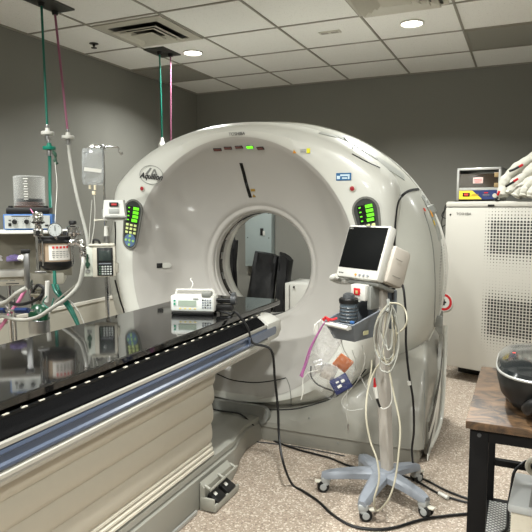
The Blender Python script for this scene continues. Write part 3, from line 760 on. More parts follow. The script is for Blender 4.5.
MB().tube([pxT(375, 387, 2.60), pxT(376, 392, 2.60), pxT(377, 398, 2.60)], .011, 10, rf=lambda t: .011-.002*t).build('plug_body', M_white, rp)
MB().tube([pxT(377, 398, 2.60), pxT(378, 402, 2.60), pxT(380, 407, 2.60)], .006, 8).build('pins', M_black, rp)
cable('lead_wire', [pxT(380, 407, 2.60), pxT(384, 409, 2.59), pxT(390, 405, 2.59), pxT(392, 395, 2.6), pxT(389, 372, 2.6)], .0025, M_white, 'thin white wire curling in front of the cart column')
cable('lead_wire', [pxT(352, 350, 2.62), pxT(356, 365, 2.62), pxT(349, 385, 2.62), pxT(346, 405, 2.62), pxT(348, 425, 2.62)], .002, M_whose, 'thin pale wire hanging below the tray with a metal clip at its end')
MB().cyl(pxT(348, 424, 2.62), pxT(348, 432, 2.62), .005, .003).build('wire_clip', M_steel, None, label='small metal clip dangling on a thin wire below the tray', cat='clip')
cable('lead_wire', [pxT(341, 340, 2.64), pxT(345, 352, 2.64), pxT(358, 372, 2.64), pxT(372, 400, 2.64)], .0022, M_whose, 'thin pale wire crossing from below the tray to the column')
cable('lead_wire', [pxT(362, 345, 2.63), pxT(365, 360, 2.63), pxT(358, 380, 2.63), pxT(342, 400, 2.63), pxT(348, 410, 2.63), pxT(363, 409, 2.63)], .002, M_whose, 'thin pale wire making a wide curve left of the cart column')
# monitor power cord down to the floor
cable('power_cord', [pxT(396, 281, 2.80), pxT(401, 283, 2.78), pxT(404, 292, 2.75), pxT(406, 320, 2.74), pxT(406, 345, 2.74), pxT(409, 375, 2.74), pxT(413, 400, 2.76), pxT(414, 430, 2.80), pxT(412, 452, 2.85), atZ(416, 474, .01), atZ(430, 482, .008), atZ(452, 493, .008), atZ(485, 503, .008), atZ(528, 508, .008)], .0055, M_cable, 'black power cord dropping from the back of the patient monitor to the floor', 'cable')
MB().cyl(pxT(408.8, 381, 2.74), pxT(409.6, 385, 2.74), .0085).build('cord_tag', M_white, None, label='small white tag on the black cord right of the cart column', cat='tag')
cable('power_cord', [pxT(392, 272, 2.86), pxT(393, 282, 2.86), pxT(393, 300, 2.84)], .007, M_cable, 'short thick black cord behind the patient monitor above the coiled cables')
# floor cables
cable('power_cord', [S @ V((.12, .0, .02)), S @ V((.20, -.02, .006)), V((-1.34, 2.62, .875)), V((-1.28, 2.63, .80)), V((-1.255, 2.64, .72)), atY(271, 350, 2.66), atY(275, 380, 2.68), atY(278, 410, 2.68), atY(279, 435, 2.66), atY(283, 462, 2.58), atZ(292, 484, .012), atZ(303, 491, .008), atZ(318, 501, .008), atZ(332, 514, .008), atZ(350, 525, .008), atZ(370, 529, .008), atZ(392, 528, .008), atZ(420, 520, .008), atZ(445, 516, .008), atZ(480, 513, .008), atZ(520, 512, .008)], .0065, M_cable, 'long black cord from the couch top over the rail and across the floor', 'cable')
cable('power_cord', [atY(212, 409, 3.06), atY(222, 411, 3.07), atY(240, 414, 3.06), atY(252, 424, 3.03), atZ(264, 436, .01), atZ(282, 444, .008), atZ(300, 450, .008), atZ(330, 458, .008), atZ(350, 466, .008), atZ(380, 472, .008), atZ(410, 478, .008), atZ(440, 494, .008), atZ(470, 503, .008), atZ(500, 508, .008)], .0055, M_cable, 'black cord along the foot of the gantry running under the cart', 'cable')
cable('data_cable', [atZ(250, 441, .006), atZ(285, 445, .006), atZ(310, 449, .006), atZ(345, 456, .006)], .003, mat('dark_grey', (62, 64, 66), .4), 'thin grey cable lying along the front edge of the gantry base', 'cable')
MB().cyl(atZ(439, 493, .014), atZ(448, 498, .014), .009).build('cord_tag', M_white, None, label='white tag on the black cord lying on the floor right of the cart', cat='tag')

# ------------------------------------------------------------------ plastic bag with contents
YB2 = 2.50
def film():
    m = bpy.data.materials.new('clear_film'); m.use_nodes = True; nt = m.node_tree; b = nt.nodes['Principled BSDF']
    b.inputs['Base Color'].default_value = rgb(226, 226, 222); b.inputs['Roughness'].default_value = .10
    b.inputs['Alpha'].default_value = .20; b.inputs['Coat Weight'].default_value = .6; b.inputs['Specular IOR Level'].default_value = .9
    tc = nt.nodes.new('ShaderNodeTexCoord'); n = nt.nodes.new('ShaderNodeTexNoise'); n.inputs['Scale'].default_value = 22; n.inputs['Distortion'].default_value = 2
    nt.links.new(tc.outputs['Object'], n.inputs['Vector'])
    bp_ = nt.nodes.new('ShaderNodeBump'); bp_.inputs['Strength'].default_value = 1.; bp_.inputs['Distance'].default_value = .04
    nt.links.new(n.outputs['Fac'], bp_.inputs['Height']); nt.links.new(bp_.outputs['Normal'], b.inputs['Normal'])
    nt.links.new((E(nt, n.outputs['Fac'])*.55-.20).o, b.inputs['Alpha'])
    return m
bag = thing('plastic_bag', atY(325, 395, YB2), 'clear plastic zip bag with a purple edge hanging from the cart tray handle', 'plastic bag')
rows = [(325, 323, 328, .005), (332, 320, 332, .010), (341, 315, 337, .020), (351, 311, 344, .030), (361, 307, 351, .038), (371, 305, 356, .042), (378, 309, 354, .038), (386, 315, 347, .030), (394, 323, 340, .018), (399, 329, 334, .006)]
rs = []
for v, u0, u1, dp in rows:
    L = []
    a, b2 = atY(u0, v, YB2), atY(u1, v, YB2); c = (a+b2)/2; w = (b2-a).length/2; dx = (b2-a).normalized()
    for k in range(24):
        t = 2*math.pi*k/24; wr = 1+.07*math.sin(5*t+v*.3)+.04*math.sin(9*t+v)
        L.append(c+dx*math.cos(t)*w*wr+V((0, 1, 0))*math.sin(t)*dp*wr)
    rs.append(L)
MB().rings(rs, cap0=False).build('bag_film', film(), bag)
pts = [(325, 322), (319, 332), (312, 346), (307, 362), (303, 372), (302, 377)]
MB().tube([atY(u, v, YB2) for u, v in pts], .0045, 8, rf=lambda t: .003+.004*t).tube([atY(u-3, v+4, YB2+.01) for u, v in pts[:-1]], .003, 6).build('zip_edge', mat('purple_zip', (146, 84, 130), .4), bag)
def contents(name, u, v, sz, rot, m, lab, cat, bev=.004, dy=0):
    M = Matrix.Translation(atY(u, v, YB2+dy)) @ Matrix.Rotation(rot, 4, 'Y') @ Matrix.Rotation(R(18), 4, 'Z')
    return MB(M).box((0, 0, 0), sz, bev).build(name, m, None, label=lab, cat=cat), M
bx, M = contents('box', 341, 384, (.085, .022, .07), R(-32), mat('navy_card', (24, 32, 72), .5), 'dark blue box with white print inside the plastic bag', 'box')
MB(M).box((-.01, -.012, -.005), (.02, .002, .012)).box((.015, -.012, .01), (.016, .002, .012)).box((-.01, -.012, .016), (.014, .002, .007)).build('print_mark', M_white, bx)
contents('packet', 343, 363, (.072, .012, .070), R(38), mat('orange_packet', (160, 88, 44), .5), 'orange brown packet inside the plastic bag', 'packet', dy=.012)
s2, M = contents('foil_packet', 329, 372, (.065, .010, .075), R(25), mat('foil', (190, 190, 188), .25, metal=.7, bump=.8, bscale=60), 'crinkled silver packet inside the plastic bag', 'packet', dy=-.014)
contents('foil_packet', 319, 366, (.045, .008, .06), R(-20), mat('foil', (190, 190, 188), .25, metal=.7, bump=.8, bscale=60), 'small silver packet at the left inside the plastic bag', 'packet', dy=.016)
cable('coiled_tube', [atY(u, v, YB2+.02) for u, v in ((311, 366), (311, 376), (317, 384), (325, 388), (334, 392), (331, 398))], .004, M_cable, 'black tubing curled inside the plastic bag')
cable('lead_wire', [atY(u, v, YB2) for u, v in ((318, 370), (308, 373), (303, 380), (303, 392), (301, 400))], .0022, M_white, 'thin white wire sticking out of the left of the plastic bag')

# ------------------------------------------------------------------ perforated cabinet
def cab_mat():
    m = bpy.data.materials.new('perforated_panel'); m.use_nodes = True; nt = m.node_tree; b = nt.nodes['Principled BSDF']
    tc, (x, y, z) = coords(nt)
    p = .0245
    fx = (x/p).fract()-.5; fz = (z/p).fract()-.5
    fx2 = (x/p+.5).fract()-.5; fz2 = (z/p+.5).fract()-.5
    d = fx.abs()._m('MAXIMUM', fz.abs()); 
    d2 = (fx2*fx2+fz2*fz2).sqrt()
    # distance outside two dense bands
    def band(zc, hh): return ((z-zc).abs()-hh).mxm(0.)
    o = band(1.188, .112).mn(band(.565, .125))
    ox = (x*-1.+.385).mxm(0.)
    o = o+ox*1.0
    rad = (o*-3.2+.36).mxm(0.)
    rad2 = (o*-2.2+.33).mxm(o*-.7+.17).mxm(0.)
    rng = x.gt(.33)*x.lt(1.1)*z.gt(.26)*z.lt(1.42)
    dense = o.lt(.012)
    hole = d.lt(.36)*dense
    hole2 = (fx*fx+fz*fz).sqrt().lt(rad2)
    h = (hole.mxm(hole2))*rng
    c = mixcol(nt, h, rgb(182, 179, 170), rgb(18, 18, 18))
    nt.links.new(c, b.inputs['Base Color']); b.inputs['Roughness'].default_value = .45
    return m
ca = R(-17)
K = yawM(V((-.60, 4.95, 0)), ca)
cab = thing('equipment_cabinet', (-.60, 4.95, 0), 'tall cream metal equipment cabinet with perforated front, right of the scanner', 'cabinet')
M_cab = mat('cabinet_paint', (182, 179, 170), .45, noise=.02)
MB(K).box((.60, .36, .785), (1.20, .70, 1.36), .006).build('carcass', M_cab, cab)
d = bpy.data.objects.new('tmp', None)
fm = MB().box((.60, -.008, .765), (1.19, .018, 1.30), .004)
fo = fm.build('front_panel', cab_mat(), None)
fo.parent = cab; fo.matrix_local = Matrix.Rotation(ca, 4, 'Z'); ORG[fo.name] = V((0, 0, 0))
MB(K).box((.60, -.006, 1.44), (1.19, .022, .035), .004).build('top_rail', M_cab, cab)
MB(K).box((.60, .46, .052), (1.12, .42, .104)).build('base', M_black, cab)
MB(K).box((.37, -.019, 1.432), (.05, .006, .016), .002).build('latch', M_black, cab)
MB(K).lathe([(.001, -.018), (.007, -.018), (.007, -.021), (.001, -.021)], (.045, 0, 1.36), 12, ax='y').build('lock', M_black, cab)
text('TOSHIBA', .030, K @ Matrix.Translation((.155, -.0185, 1.365)) @ Matrix.Rotation(R(90), 4, 'X'), M_ink, cab)
# warning sign on cabinet, partly behind the gantry
M = K @ Matrix.Translation((.012, -.020, .640)) @ Matrix.Rotation(R(90), 4, 'X')
def disc(r, z0, z1, M, nm, m, par, n=28): return MB(M).prism([(r*math.cos(2*math.pi*k/n), r*math.sin(2*math.pi*k/n)) for k in range(n)], z0, z1, plane='xy').build(nm, m, par, False)
sg = disc(.078, 0, .002, M, 'warning_sticker', M_white, cab)
disc(.070, .001, .003, M, 'red_ring', M_red, sg); disc(.050, .002, .004, M, 'sticker_centre', M_white, sg)
MB(M).box((.0, 0, .0045), (.022, .05, .002)).box((.0, .0, .0045), (.045, .014, .002)).build('sticker_symbol', M_ink, sg)

# instrument on the cabinet
ctop = 1.465
io = K @ V((.22, .20, ctop)); KI = K @ Matrix.Translation((.22, .17, ctop)) @ Matrix.Rotation(R(10), 4, 'Z')
ins = thing('bench_instrument', io, 'small steel framed instrument with a yellow and blue front on top of the cabinet', 'instrument')
w, h = .335, .255
mb = MB(KI)
mb.box((-w/2+.01, 0, h/2+.01), (.02, .28, h), .004).box((w/2-.01, 0, h/2+.01), (.02, .28, h), .004).box((0, 0, h+.0), (w, .28, .02), .004).box((0, .13, h/2), (w-.02, .01, h-.02)).box((0, 0, h*.39), (w-.03, .27, .02))
mb.build('casing', M_aluminium, ins)
MB(KI).box((0, 0, .008), (w-.02, .26, .016), .003).build('base', M_black, ins)
MB(KI).box((0, -.128, .160), (w-.04, .004, .115)).build('window', mat('brown_glass', (46, 36, 26), .1, coat=.5), ins)
fp_ = MB(KI).box((0, -.132, .052), (w-.04, .008, .072)).build('front_panel', mat('navy_panel', (34, 48, 96), .45), ins)
MB(KI).prism([(-w/2+.022, .018), (.03, .018), (-.045, .086), (-w/2+.022, .086)], -.139, -.134).build('yellow_field', mat('yellow_panel', (232, 206, 60), .45), fp_, False)
dsp = MB(KI).box((-.09, -.141, .055), (.055, .004, .028), .001).build('display', M_black, fp_)
MB(KI).box((-.09, -.144, .055), (.030, .002, .012)).build('red_digits', mat('red_led', (220, 60, 50), .4, emit=(255, 60, 40), es=.6), dsp)
MB(KI).box((-.02, -.1405, .056), (.05, .002, .004)).box((-.03, -.1405, .046), (.05, .002, .003)).build('fine_print', mat('ochre_label', (170, 140, 50), .5), fp_)
MB(KI).box((.06, -.1385, .068), (.03, .002, .008)).build('red_mark', M_red, fp_)
MB(KI).box((.06, -.1385, .054), (.05, .002, .004)).box((.06, -.1385, .044), (.05, .002, .003)).build('fine_print', M_cartgrey, fp_)
MB(KI).lathe([(.001, -.138), (.017, -.138), (.015, -.150), (.001, -.150)], (.125, 0, .045), 16, ax='y').build('knob', M_cream, fp_)
st_ = MB(KI).box((-.005, -.132, .165), (.075, .004, .045), .001).build('sticker', mat('pink_sticker', (226, 196, 190), .5), ins)
MB(KI).box((-.005, -.1345, .175), (.06, .001, .006)).box((-.005, -.1345, .162), (.06, .001, .005)).box((-.005, -.1345, .152), (.05, .001, .004)).build('sticker_print', mat('red_ink', (196, 60, 60), .5), st_)
for z in (.205, .125): MB(KI).box((.135, -.134, z), (.036, .006, .036), .002).build('latch', mat('brass', (150, 128, 92), .4, metal=.5), ins)
cable('cord', [KI @ V((-.13, .02, .012)), KI @ V((-.19, -.04, .006)), K @ V((-.01, .10, ctop-.01)), K @ V((-.05, .10, ctop-.03)), K @ V((-.07, .12, ctop-.08)), K @ V((-.09, .12, ctop-.18)), K @ V((-.07, .14, ctop-.30))], .004, M_cable, 'thin black cord hanging off the left end of the cabinet top', 'cable')
cable('cord', [K @ V((-.015, .15, ctop-.02)), K @ V((-.06, .14, ctop-.05)), K @ V((-.10, .14, ctop-.12)), K @ V((-.04, .16, ctop-.16)), K @ V((-.11, .15, ctop-.22))], .004, M_cable, 'tangled black cord between the scanner shoulder and the cabinet', 'cable')

# white padded sleeves on the cabinet
sl = thing('padded_sleeve_bundle', K @ V((.62, .15, ctop)), 'heap of white fabric-covered padded sleeves with red tags on top of the cabinet', 'padded sleeves')
M_sl = mat('white_fabric', (186, 184, 173), .85, noise=.05, nscale=40, bump=.6, bscale=30)
def Kc(x, y, z): return K @ V((x, y, ctop+z))
sls = [([(.43, .06, .03), (.425, .08, .12), (.46, .10, .20), (.56, .12, .29), (.68, .14, .36)], .042),
       ([(.50, .04, .05), (.52, .05, .12), (.60, .06, .20), (.70, .08, .28), (.80, .1, .34)], .045),
       ([(.54, -.0, .03), (.58, .02, .10), (.66, .04, .16), (.76, .06, .20)], .036),
       ([(.60, -.01, .03), (.62, .01, .10), (.70, .02, .17), (.80, .04, .24)], .034),
       ([(.66, -.02, .02), (.68, -.01, .09), (.74, .0, .15), (.84, .02, .17)], .035),
       ([(.74, -.02, .03), (.74, .0, .10), (.80, .02, .22), (.90, .06, .32)], .045),
       ([(.60, .14, .14), (.66, .14, .24), (.76, .15, .34), (.80, .16, .46)], .06),
       ([(.50, .14, .06), (.60, .14, .10), (.75, .12, .10), (.9, .12, .1)], .05)]
for i, (P, r) in enumerate(sls):
    MB().tube([Kc(*p) for p in P], r, 14, 8, rf=lambda t, r=r, i=i: r*(1+.10*math.sin(t*22+i)+.06*math.sin(t*51))*(.75 if t < .02 or t > .98 else 1)).build('sleeve', M_sl, sl)
for (a, b) in (((.58, -.03, .255), (.535, -.035, .225)), ((.62, -.06, .185), (.58, -.065, .165)), ((.60, -.02, .235), (.57, -.02, .22))):
    pass
for p, rt in (((.565, .02, .262), 30), ((.555, -.045, .155), 30), ((.415, .00, .06), 70)):
    MB(Matrix.Translation(Kc(*p)) @ Matrix.Rotation(R(-rt), 4, 'Y')).box((0, 0, 0), (.038, .012, .018), .004).build('red_tag', M_red, sl)
for P in ([(.555, .01, .255), (.52, .0, .235), (.49, .0, .225)], [(.545, -.045, .145), (.51, -.04, .125), (.48, -.03, .11)], [(.395, .0, .0), (.40, .0, .02), (.41, .01, .03)]):
    MB().tube([Kc(*p) for p in P], .009, 8).build('black_strap', M_black, sl)

# ------------------------------------------------------------------ side table at the right
def wood_mat():
    m = bpy.data.materials.new('rustic_wood'); m.use_nodes = True; nt = m.node_tree; b = nt.nodes['Principled BSDF']
    tc = nt.nodes.new('ShaderNodeTexCoord'); mp = nt.nodes.new('ShaderNodeMapping'); mp.inputs['Scale'].default_value = (5, 8, 8)
    nt.links.new(tc.outputs['Object'], mp.inputs['Vector'])
    n = nt.nodes.new('ShaderNodeTexNoise'); n.inputs['Scale'].default_value = 2.2; n.inputs['Detail'].default_value = 8; n.inputs['Roughness'].default_value = .7; n.inputs['Distortion'].default_value = .6
    nt.links.new(mp.outputs[0], n.inputs['Vector'])
    n2 = nt.nodes.new('ShaderNodeTexNoise'); n2.inputs['Scale'].default_value = 9; nt.links.new(tc.outputs['Object'], n2.inputs['Vector'])
    c = mixcol(nt, (E(nt, n.outputs['Fac'])-.40)*4.5, rgb(24, 18, 13), rgb(108, 82, 56))
    c = mixcol(nt, (E(nt, n2.outputs['Fac'])-.5)*2.0, c, rgb(84, 58, 38))
    nt.links.new(c, b.inputs['Base Color']); b.inputs['Roughness'].default_value = .45; return m
tb = thing('side_table', (.25, 2.16, 0), 'black metal side table with a rustic brown wooden top at the right edge', 'table')
M_blk = mat('black_powdercoat', (11, 11, 12), .6)
M_blk.node_tree.nodes['Principled BSDF'].inputs['Specular IOR Level'].default_value = .2
X0, X1, Y0, Y1, TH = -.146, .70, 1.835, 2.52, .752
wt = MB().box(((X0+X1)/2, (Y0+Y1)/2, TH-.0125), (X1-X0, Y1-Y0, .025), .002).build('table_top', wood_mat(), tb)
for x in (X0+.012+.0275, X1-.04):
    for y in (Y0+.03, Y1-.03):
        MB().box((x, y, (TH-.025)/2), (.055, .03, TH-.025), .002).build('leg', M_blk, tb)
        MB().cyl((x, y, 0), (x, y, .006), .012).build('foot', M_black, tb)
mb = MB().box(((X0+X1)/2, Y0+.03, TH-.045), (X1-X0-.12, .025, .04)).box(((X0+X1)/2, Y1-.03, TH-.045), (X1-X0-.12, .025, .04)).box((X0+.04, (Y0+Y1)/2, TH-.045), (.025, Y1-Y0-.08, .04)).box((X1-.04, (Y0+Y1)/2, TH-.045), (.025, Y1-Y0-.08, .04))
mb.build('apron', M_blk, tb)
MB().cyl((X0+.04, Y0+.0145, TH-.045), (X0+.04, Y0+.0125, TH-.045), .006).build('bolt', mat('dark_grey', (62, 64, 66), .4), tb)
MB().box(((X0+X1)/2, Y1-.03, .365), (X1-X0-.09, .025, .025)).build('crossbar', M_blk, tb)
SZ = .19
mb = MB().box(((X0+X1)/2, Y1-.03, SZ), (X1-X0-.09, .025, .025)).box((X0+.04, (Y0+Y1)/2, SZ), (.025, Y1-Y0-.08, .025)).box((X1-.04, (Y0+Y1)/2, SZ), (.025, Y1-Y0-.08, .025)).box(((X0+X1)/2, Y0+.03, SZ), (X1-X0-.09, .025, .025))
mb.build('shelf_frame', M_blk, tb)
def mesh_mat():
    m = bpy.data.materials.new('shelf_mesh'); m.use_nodes = True; nt = m.node_tree; b = nt.nodes['Principled BSDF']
    tc, (x, y, z) = coords(nt); p = .02
    a = ((x+y)/p).fract()-.5; c2 = ((x-y)/p).fract()-.5
    h = a.abs().gt(.34).mxm(c2.abs().gt(.34))
    nt.links.new(mixcol(nt, h, rgb(150, 150, 146), rgb(34, 34, 34)), b.inputs['Base Color']); b.inputs['Roughness'].default_value = .4; return m
MB().box(((X0+X1)/2, (Y0+Y1)/2, SZ+.010), (X1-X0-.10, Y1-Y0-.09, .004)).build('mesh_shelf', mesh_mat(), tb)

# white foam box on the shelf
fb0 = V((.170, 2.20, SZ+.013))
fb = thing('foam_box', fb0, 'white foam box with a lid standing on the lower shelf of the side table', 'box')
FB = yawM(fb0, R(-4))
MB(FB).box((0, 0, .083), (.34, .26, .165), .010).build('box_body', mat('foam_white', (214, 206, 188), .8, bump=.3, bscale=120), fb)
MB(FB).box((0, 0, .178), (.36, .28, .030), .008).build('lid', mat('lid_grey', (178, 180, 178), .5), fb)
MB(FB).box((-.10, 0, .1935), (.03, .26, .003)).build('lid_stripe', M_greyplastic, fb)
MB(FB).box((0, -.15, .03), (.36, .03, .05), .008).build('lower_lip', M_white, fb)
cable('cord', [V((.10, 2.44, .43)), V((.04, 2.46, .40)), V((.015, 2.44, .385)), V((-.005, 2.42, .36)), V((-.012, 2.40, .30)), V((-.02, 2.36, .24)), V((-.02, 2.25, .215)), V((-.05, 2.2, .212)), V((-.085, 2.18, .212))], .006, M_cable, 'kinked black cord draped over the crossbar beside the foam box', 'cable')
cable('cord', [V((-.02, 2.02, .212)), V((-.0, 1.99, .215)), V((.02, 2.01, .22)), V((.0, 2.04, .22)), V((.03, 2.05, .222)), V((.05, 2.02, .215)), V((.02, 1.97, .212))], .006, M_cable, 'bunched black cord on the mesh shelf in front of the foam box', 'cable')
rl = MB().rings([[V((.075+.0, 2.42, .40))+V((math.cos(t)*(.032+.010*math.cos(q)), math.sin(q)*.012, math.sin(t)*(.032+.010*math.cos(q)))) for q in [2*math.pi*j/8 for j in range(8)]] for t in [2*math.pi*k/24 for k in range(24)]], loop=True).build('tape_roll', M_cream, None, label='small pale roll hanging at the end of the crossbar above the foam box', cat='tape roll')

# black appliance with glossy lid
ao = V((.135, 2.14, TH+.001))
ap = thing('black_appliance', ao, 'black rounded appliance with a glossy dark lid on the wooden side table', 'appliance')
def se(a, b, z, n=3.2, k=48):
    P = []
    for i in range(k):
        t = 2*math.pi*i/k; c, s = math.cos(t), math.sin(t)
        P.append(ao+V((a*math.copysign(abs(c)**(2/n), c), b*math.copysign(abs(s)**(2/n), s), z)))
    return P
MB().rings([se(.15, .18, .0), se(.165, .20, .01), se(.195, .24, .05), se(.207, .26, .10), se(.208, .262, .122)]).build('body', mat('appliance_black', (26, 27, 27), .4), ap)
MB().rings([se(.208, .262, .122), se(.210, .264, .124), se(.210, .264, .128), se(.206, .260, .131)]).build('rim', M_aluminium, ap)
ld = MB().rings([se(.206, .260, .131), se(.200, .253, .142), se(.17, .22, .152), se(.11, .15, .158), se(.04, .05, .160)]).build('lid', mat('lid_gloss', (24, 28, 30), .08, coat=.5), ap)
def lidtxt(x, y, s_, body, m): return text(body, s_, Matrix.Translation(ao+V((x, y, .1535))) , m, ld)
lidtxt(-.125, .02, .05, '00', mat('lid_digits', (200, 205, 205), .5))
MB().cyl(ao+V((-.155, .01, .150)), ao+V((-.155, .01, .154)), .005).build('red_lamp', mat('red_led', (220, 60, 50), .4, emit=(255, 60, 40), es=.6), ld)
MB().tube([ao+V((-.10, -.20, .035)), ao+V((-.105, -.255, .045)), ao+V((-.085, -.285, .07)), ao+V((-.02, -.295, .085)), ao+V((.08, -.295, .08)), ao+V((.14, -.24, .04))], .021, 12).build('handle', M_black, ap)

# ------------------------------------------------------------------ seen through the bore and behind
pn = thing('electrical_panel', (-2.60, YB-.02, .9), 'pale grey electrical panel with a black switch on the far wall, seen through the bore', 'electrical panel')
MB().box((-2.615, YB-.045, 1.10), (.31, .09, .62), .004).build('cover', mat('panel_grey', (142, 152, 150), .45), pn)
MB().box((-2.57, YB-.093, 1.165), (.035, .012, .075), .003).build('breaker', M_black, pn)
MB().box((-2.545, YB-.095, 1.150), (.022, .014, .05), .003).build('breaker_tab', M_white, pn)
mb = MB()
for x in (-2.74, -2.49):
    for z in (1.36, 1.10): mb.cyl((x, YB-.093, z), (x, YB-.089, z), .006)
mb.build('screws', M_ink, pn)
def slab(name, a, b, y0, y1, th, lab, cat, lean=.12, wob=.012):
    # leaning padded slab, a,b = lower-left/right x ; heights
    (xa0, za0, xa1, za1), (xb0, zb0, xb1, zb1) = a, b
    rs = []
    for i in range(13):
        t = i/12; L = []
        xl, zl = xa0+(xa1-xa0)*t, za0+(za1-za0)*t; xr, zr = xb0+(xb1-xb0)*t, zb0+(zb1-zb0)*t; y = y0+(y1-y0)*t
        for k in range(24):
            q = 2*math.pi*k/24; cx_ = .5+.5*math.copysign(abs(math.cos(q))**.5, math.cos(q)); sy_ = math.copysign(abs(math.sin(q))**.5, math.sin(q))
            L.append(V((xl+(xr-xl)*cx_, y+sy_*th/2+wob*math.sin(7*cx_*3+i), zl+(zr-zl)*cx_+wob*.5*math.sin(i*1.7+k))))
        rs.append(L)
    return MB().rings(rs).build(name, M_apron, None, label=lab, cat=cat)
Yq = 5.25
def bpz(u, v): p = atY(u, v, Yq); return p.x, p.z
slab('padded_cushion', (*bpz(240, 354), *bpz(251, 252)), (*bpz(269, 354), *bpz(275, 257)), Yq-.1, Yq+.12, .09, 'wide black padded cushion leaning behind the scanner, seen through the bore', 'cushion')
slab('padded_cushion', (*bpz(273, 354), *bpz(277, 253)), (*bpz(286, 354), *bpz(288, 261)), Yq-.08, Yq+.10, .13, 'narrow black padded cushion beside the wider one, seen through the bore', 'cushion')
slab('lead_apron', (*bpz(232, 352), *bpz(233, 226)), (*bpz(247, 352), *bpz(246, 240)), Yq-.25, Yq-.2, .05, 'black protective apron hanging at the left edge of the bore opening', 'apron', wob=.02)
wc = thing('low_cabinet', (-1.95, 5.3, 0), 'low white cabinet behind the scanner, seen at the lower right of the bore', 'cabinet')
p0, p1 = atY(285, 283, 5.2), atY(322, 284, 5.2)
MB().box(((p0.x+p1.x)/2, 5.4, p0.z/2), (p1.x-p0.x, .4, p0.z), .004).build('carcass', M_white, wc)
MB().box(((p0.x+p1.x)/2-.14, 5.194, p0.z/2), (.005, .006, p0.z-.04)).build('door_gap', M_greyplastic, wc)
pd = atY(294, 287, 5.195); MB().cyl(pd, pd+V((0, -.012, 0)), .008).build('knob', M_black, wc)

# ------------------------------------------------------------------ anaesthesia machine (left, beyond the couch)
fA = lambda K_: None
DY = 2.45
def A(u, v, dy=0.): return atY(u, v, DY+dy)
an = R(40)
def AF(u, v, dy=0.): return yawM(A(u, v, dy), an)     # local x to the right in the picture, -y to the camera
am = thing('anaesthesia_machine', V((A(28, 300).x, DY, 0)), 'anaesthesia machine stand with cream work shelf, chrome posts and black canister left of the couch', 'anaesthesia machine')
s = 1/175.
# posts down to the floor
for u in (9.5, 31):
    p = A(u, 290, .05); MB().cyl((p.x, p.y, .0), (p.x, p.y, A(u, 280, .05).z), .014).build('post', M_chrome, am)
p = A(14, 300, .12); MB().cyl((p.x, p.y, 0), (p.x, p.y, p.z+.06), .010).build('post', M_chrome, am)
p = A(20, 300, .1); MB(yawM((p.x, p.y, 0), an)).box((0, 0, .05), (.5, .36, .05), .02).build('base', M_cream, am)
# work shelf
F = AF(32, 280, .10)
MB(F).box((-.09, .13, .003), (.54, .26, .066), .012).build('work_shelf', M_cream, am)
MB(F).box((-.17, .09, .045), (.30, .26, .04), .006).build('shelf_drawer', M_white, am)
for dx, w_ in ((-.15, .05), (-.10, .03), (-.02, .05)):
    MB(F).box((dx, -.0505, .006), (w_, .002, .005)).build('fine_print', M_greyplastic, am)
MB(F).box((-.10, -.0505, -.012), (.07, .002, .006)).build('fine_print', M_ink, am)
# rear upright and top shelf
F2 = AF(36, 231.5, .10)
MB(F2).box((-.02, .07, -.14), (.42, .012, .26)).build('back_panel', mat('machine_back', (122, 118, 104), .5), am)
MB(F2).box((-.02, .0, 0), (.48, .24, .018), .004).build('top_shelf', M_white, am)
# side clamp lever
F = AF(27, 270, -.16)
MB(F).box((0, 0, -.005), (.030, .022, .20), .006).build('support_arm', M_steel, am)
MB(F).box((-.004, 0, .10), (.045, .035, .022), .004).build('arm_clamp', M_black, am)
# canister
cn = A(57, 270, -.04)
MB().lathe([(.001, 0), (.040, 0), (.066, .006), (.082, .02), (.090, .035), (.090, .05)], cn+V((0, 0, -.0))).build('canister_base', M_black, am)
MB().lathe([(.078, .05), (.080, .052), (.080, .150), (.078, .152)], cn, 40).build('canister_glass', mat('canister_lime', (150, 132, 112), .25, coat=.5), am)
MB().lathe([(.001, .150), (.084, .150), (.088, .154), (.088, .165), (.078, .170), (.078, .182), (.001, .186)], cn, 40).build('canister_lid', M_black, am)
# label wrapped round the front of the canister
dirc = (CAM-cn); a0 = math.atan2(dirc.y, dirc.x)
rs = []
for k in range(13):
    a = a0-R(28)+R(88)*k/12; rs.append([cn+V((math.cos(a)*.0815, math.sin(a)*.0815, .06)), cn+V((math.cos(a)*.0815, math.sin(a)*.0815, .14)), cn+V((math.cos(a)*.0805, math.sin(a)*.0805, .14)), cn+V((math.cos(a)*.0805, math.sin(a)*.0805, .06))])
lb = MB().rings(rs).build('canister_label', mat('label_white', (206, 202, 194), .5), am)
for k in range(5):
    a = a0+R(-10+k*13); fm_ = frame(cn+V((math.cos(a)*.0825, math.sin(a)*.0830, .128)), V((math.cos(a), math.sin(a), 0)))
    MB(fm_).box((0, 0, 0), (.012, .012, .001)).build('red_lettering', mat('red_ink', (196, 60, 60), .5), lb)
    fm_ = frame(cn+V((math.cos(a)*.0825, math.sin(a)*.0825, .10)), V((math.cos(a), math.sin(a), 0)))
    MB(fm_).box((0, .006, 0), (.015, .004, .001)).box((0, -.004, 0), (.013, .004, .001)).box((0, -.014, 0), (.015, .004, .001)).box((0, -.024, 0), (.010, .004, .001)).build('fine_print', M_greyplastic, lb)
for da in (-50, -75, 62, 100, 160, 215):
    a = a0+R(da); q = cn+V((math.cos(a)*.088, math.sin(a)*.088, 0)); MB().cyl(q+V((0, 0, .03)), q+V((0, 0, .16)), .005).build('canister_rod', M_chrome, am)
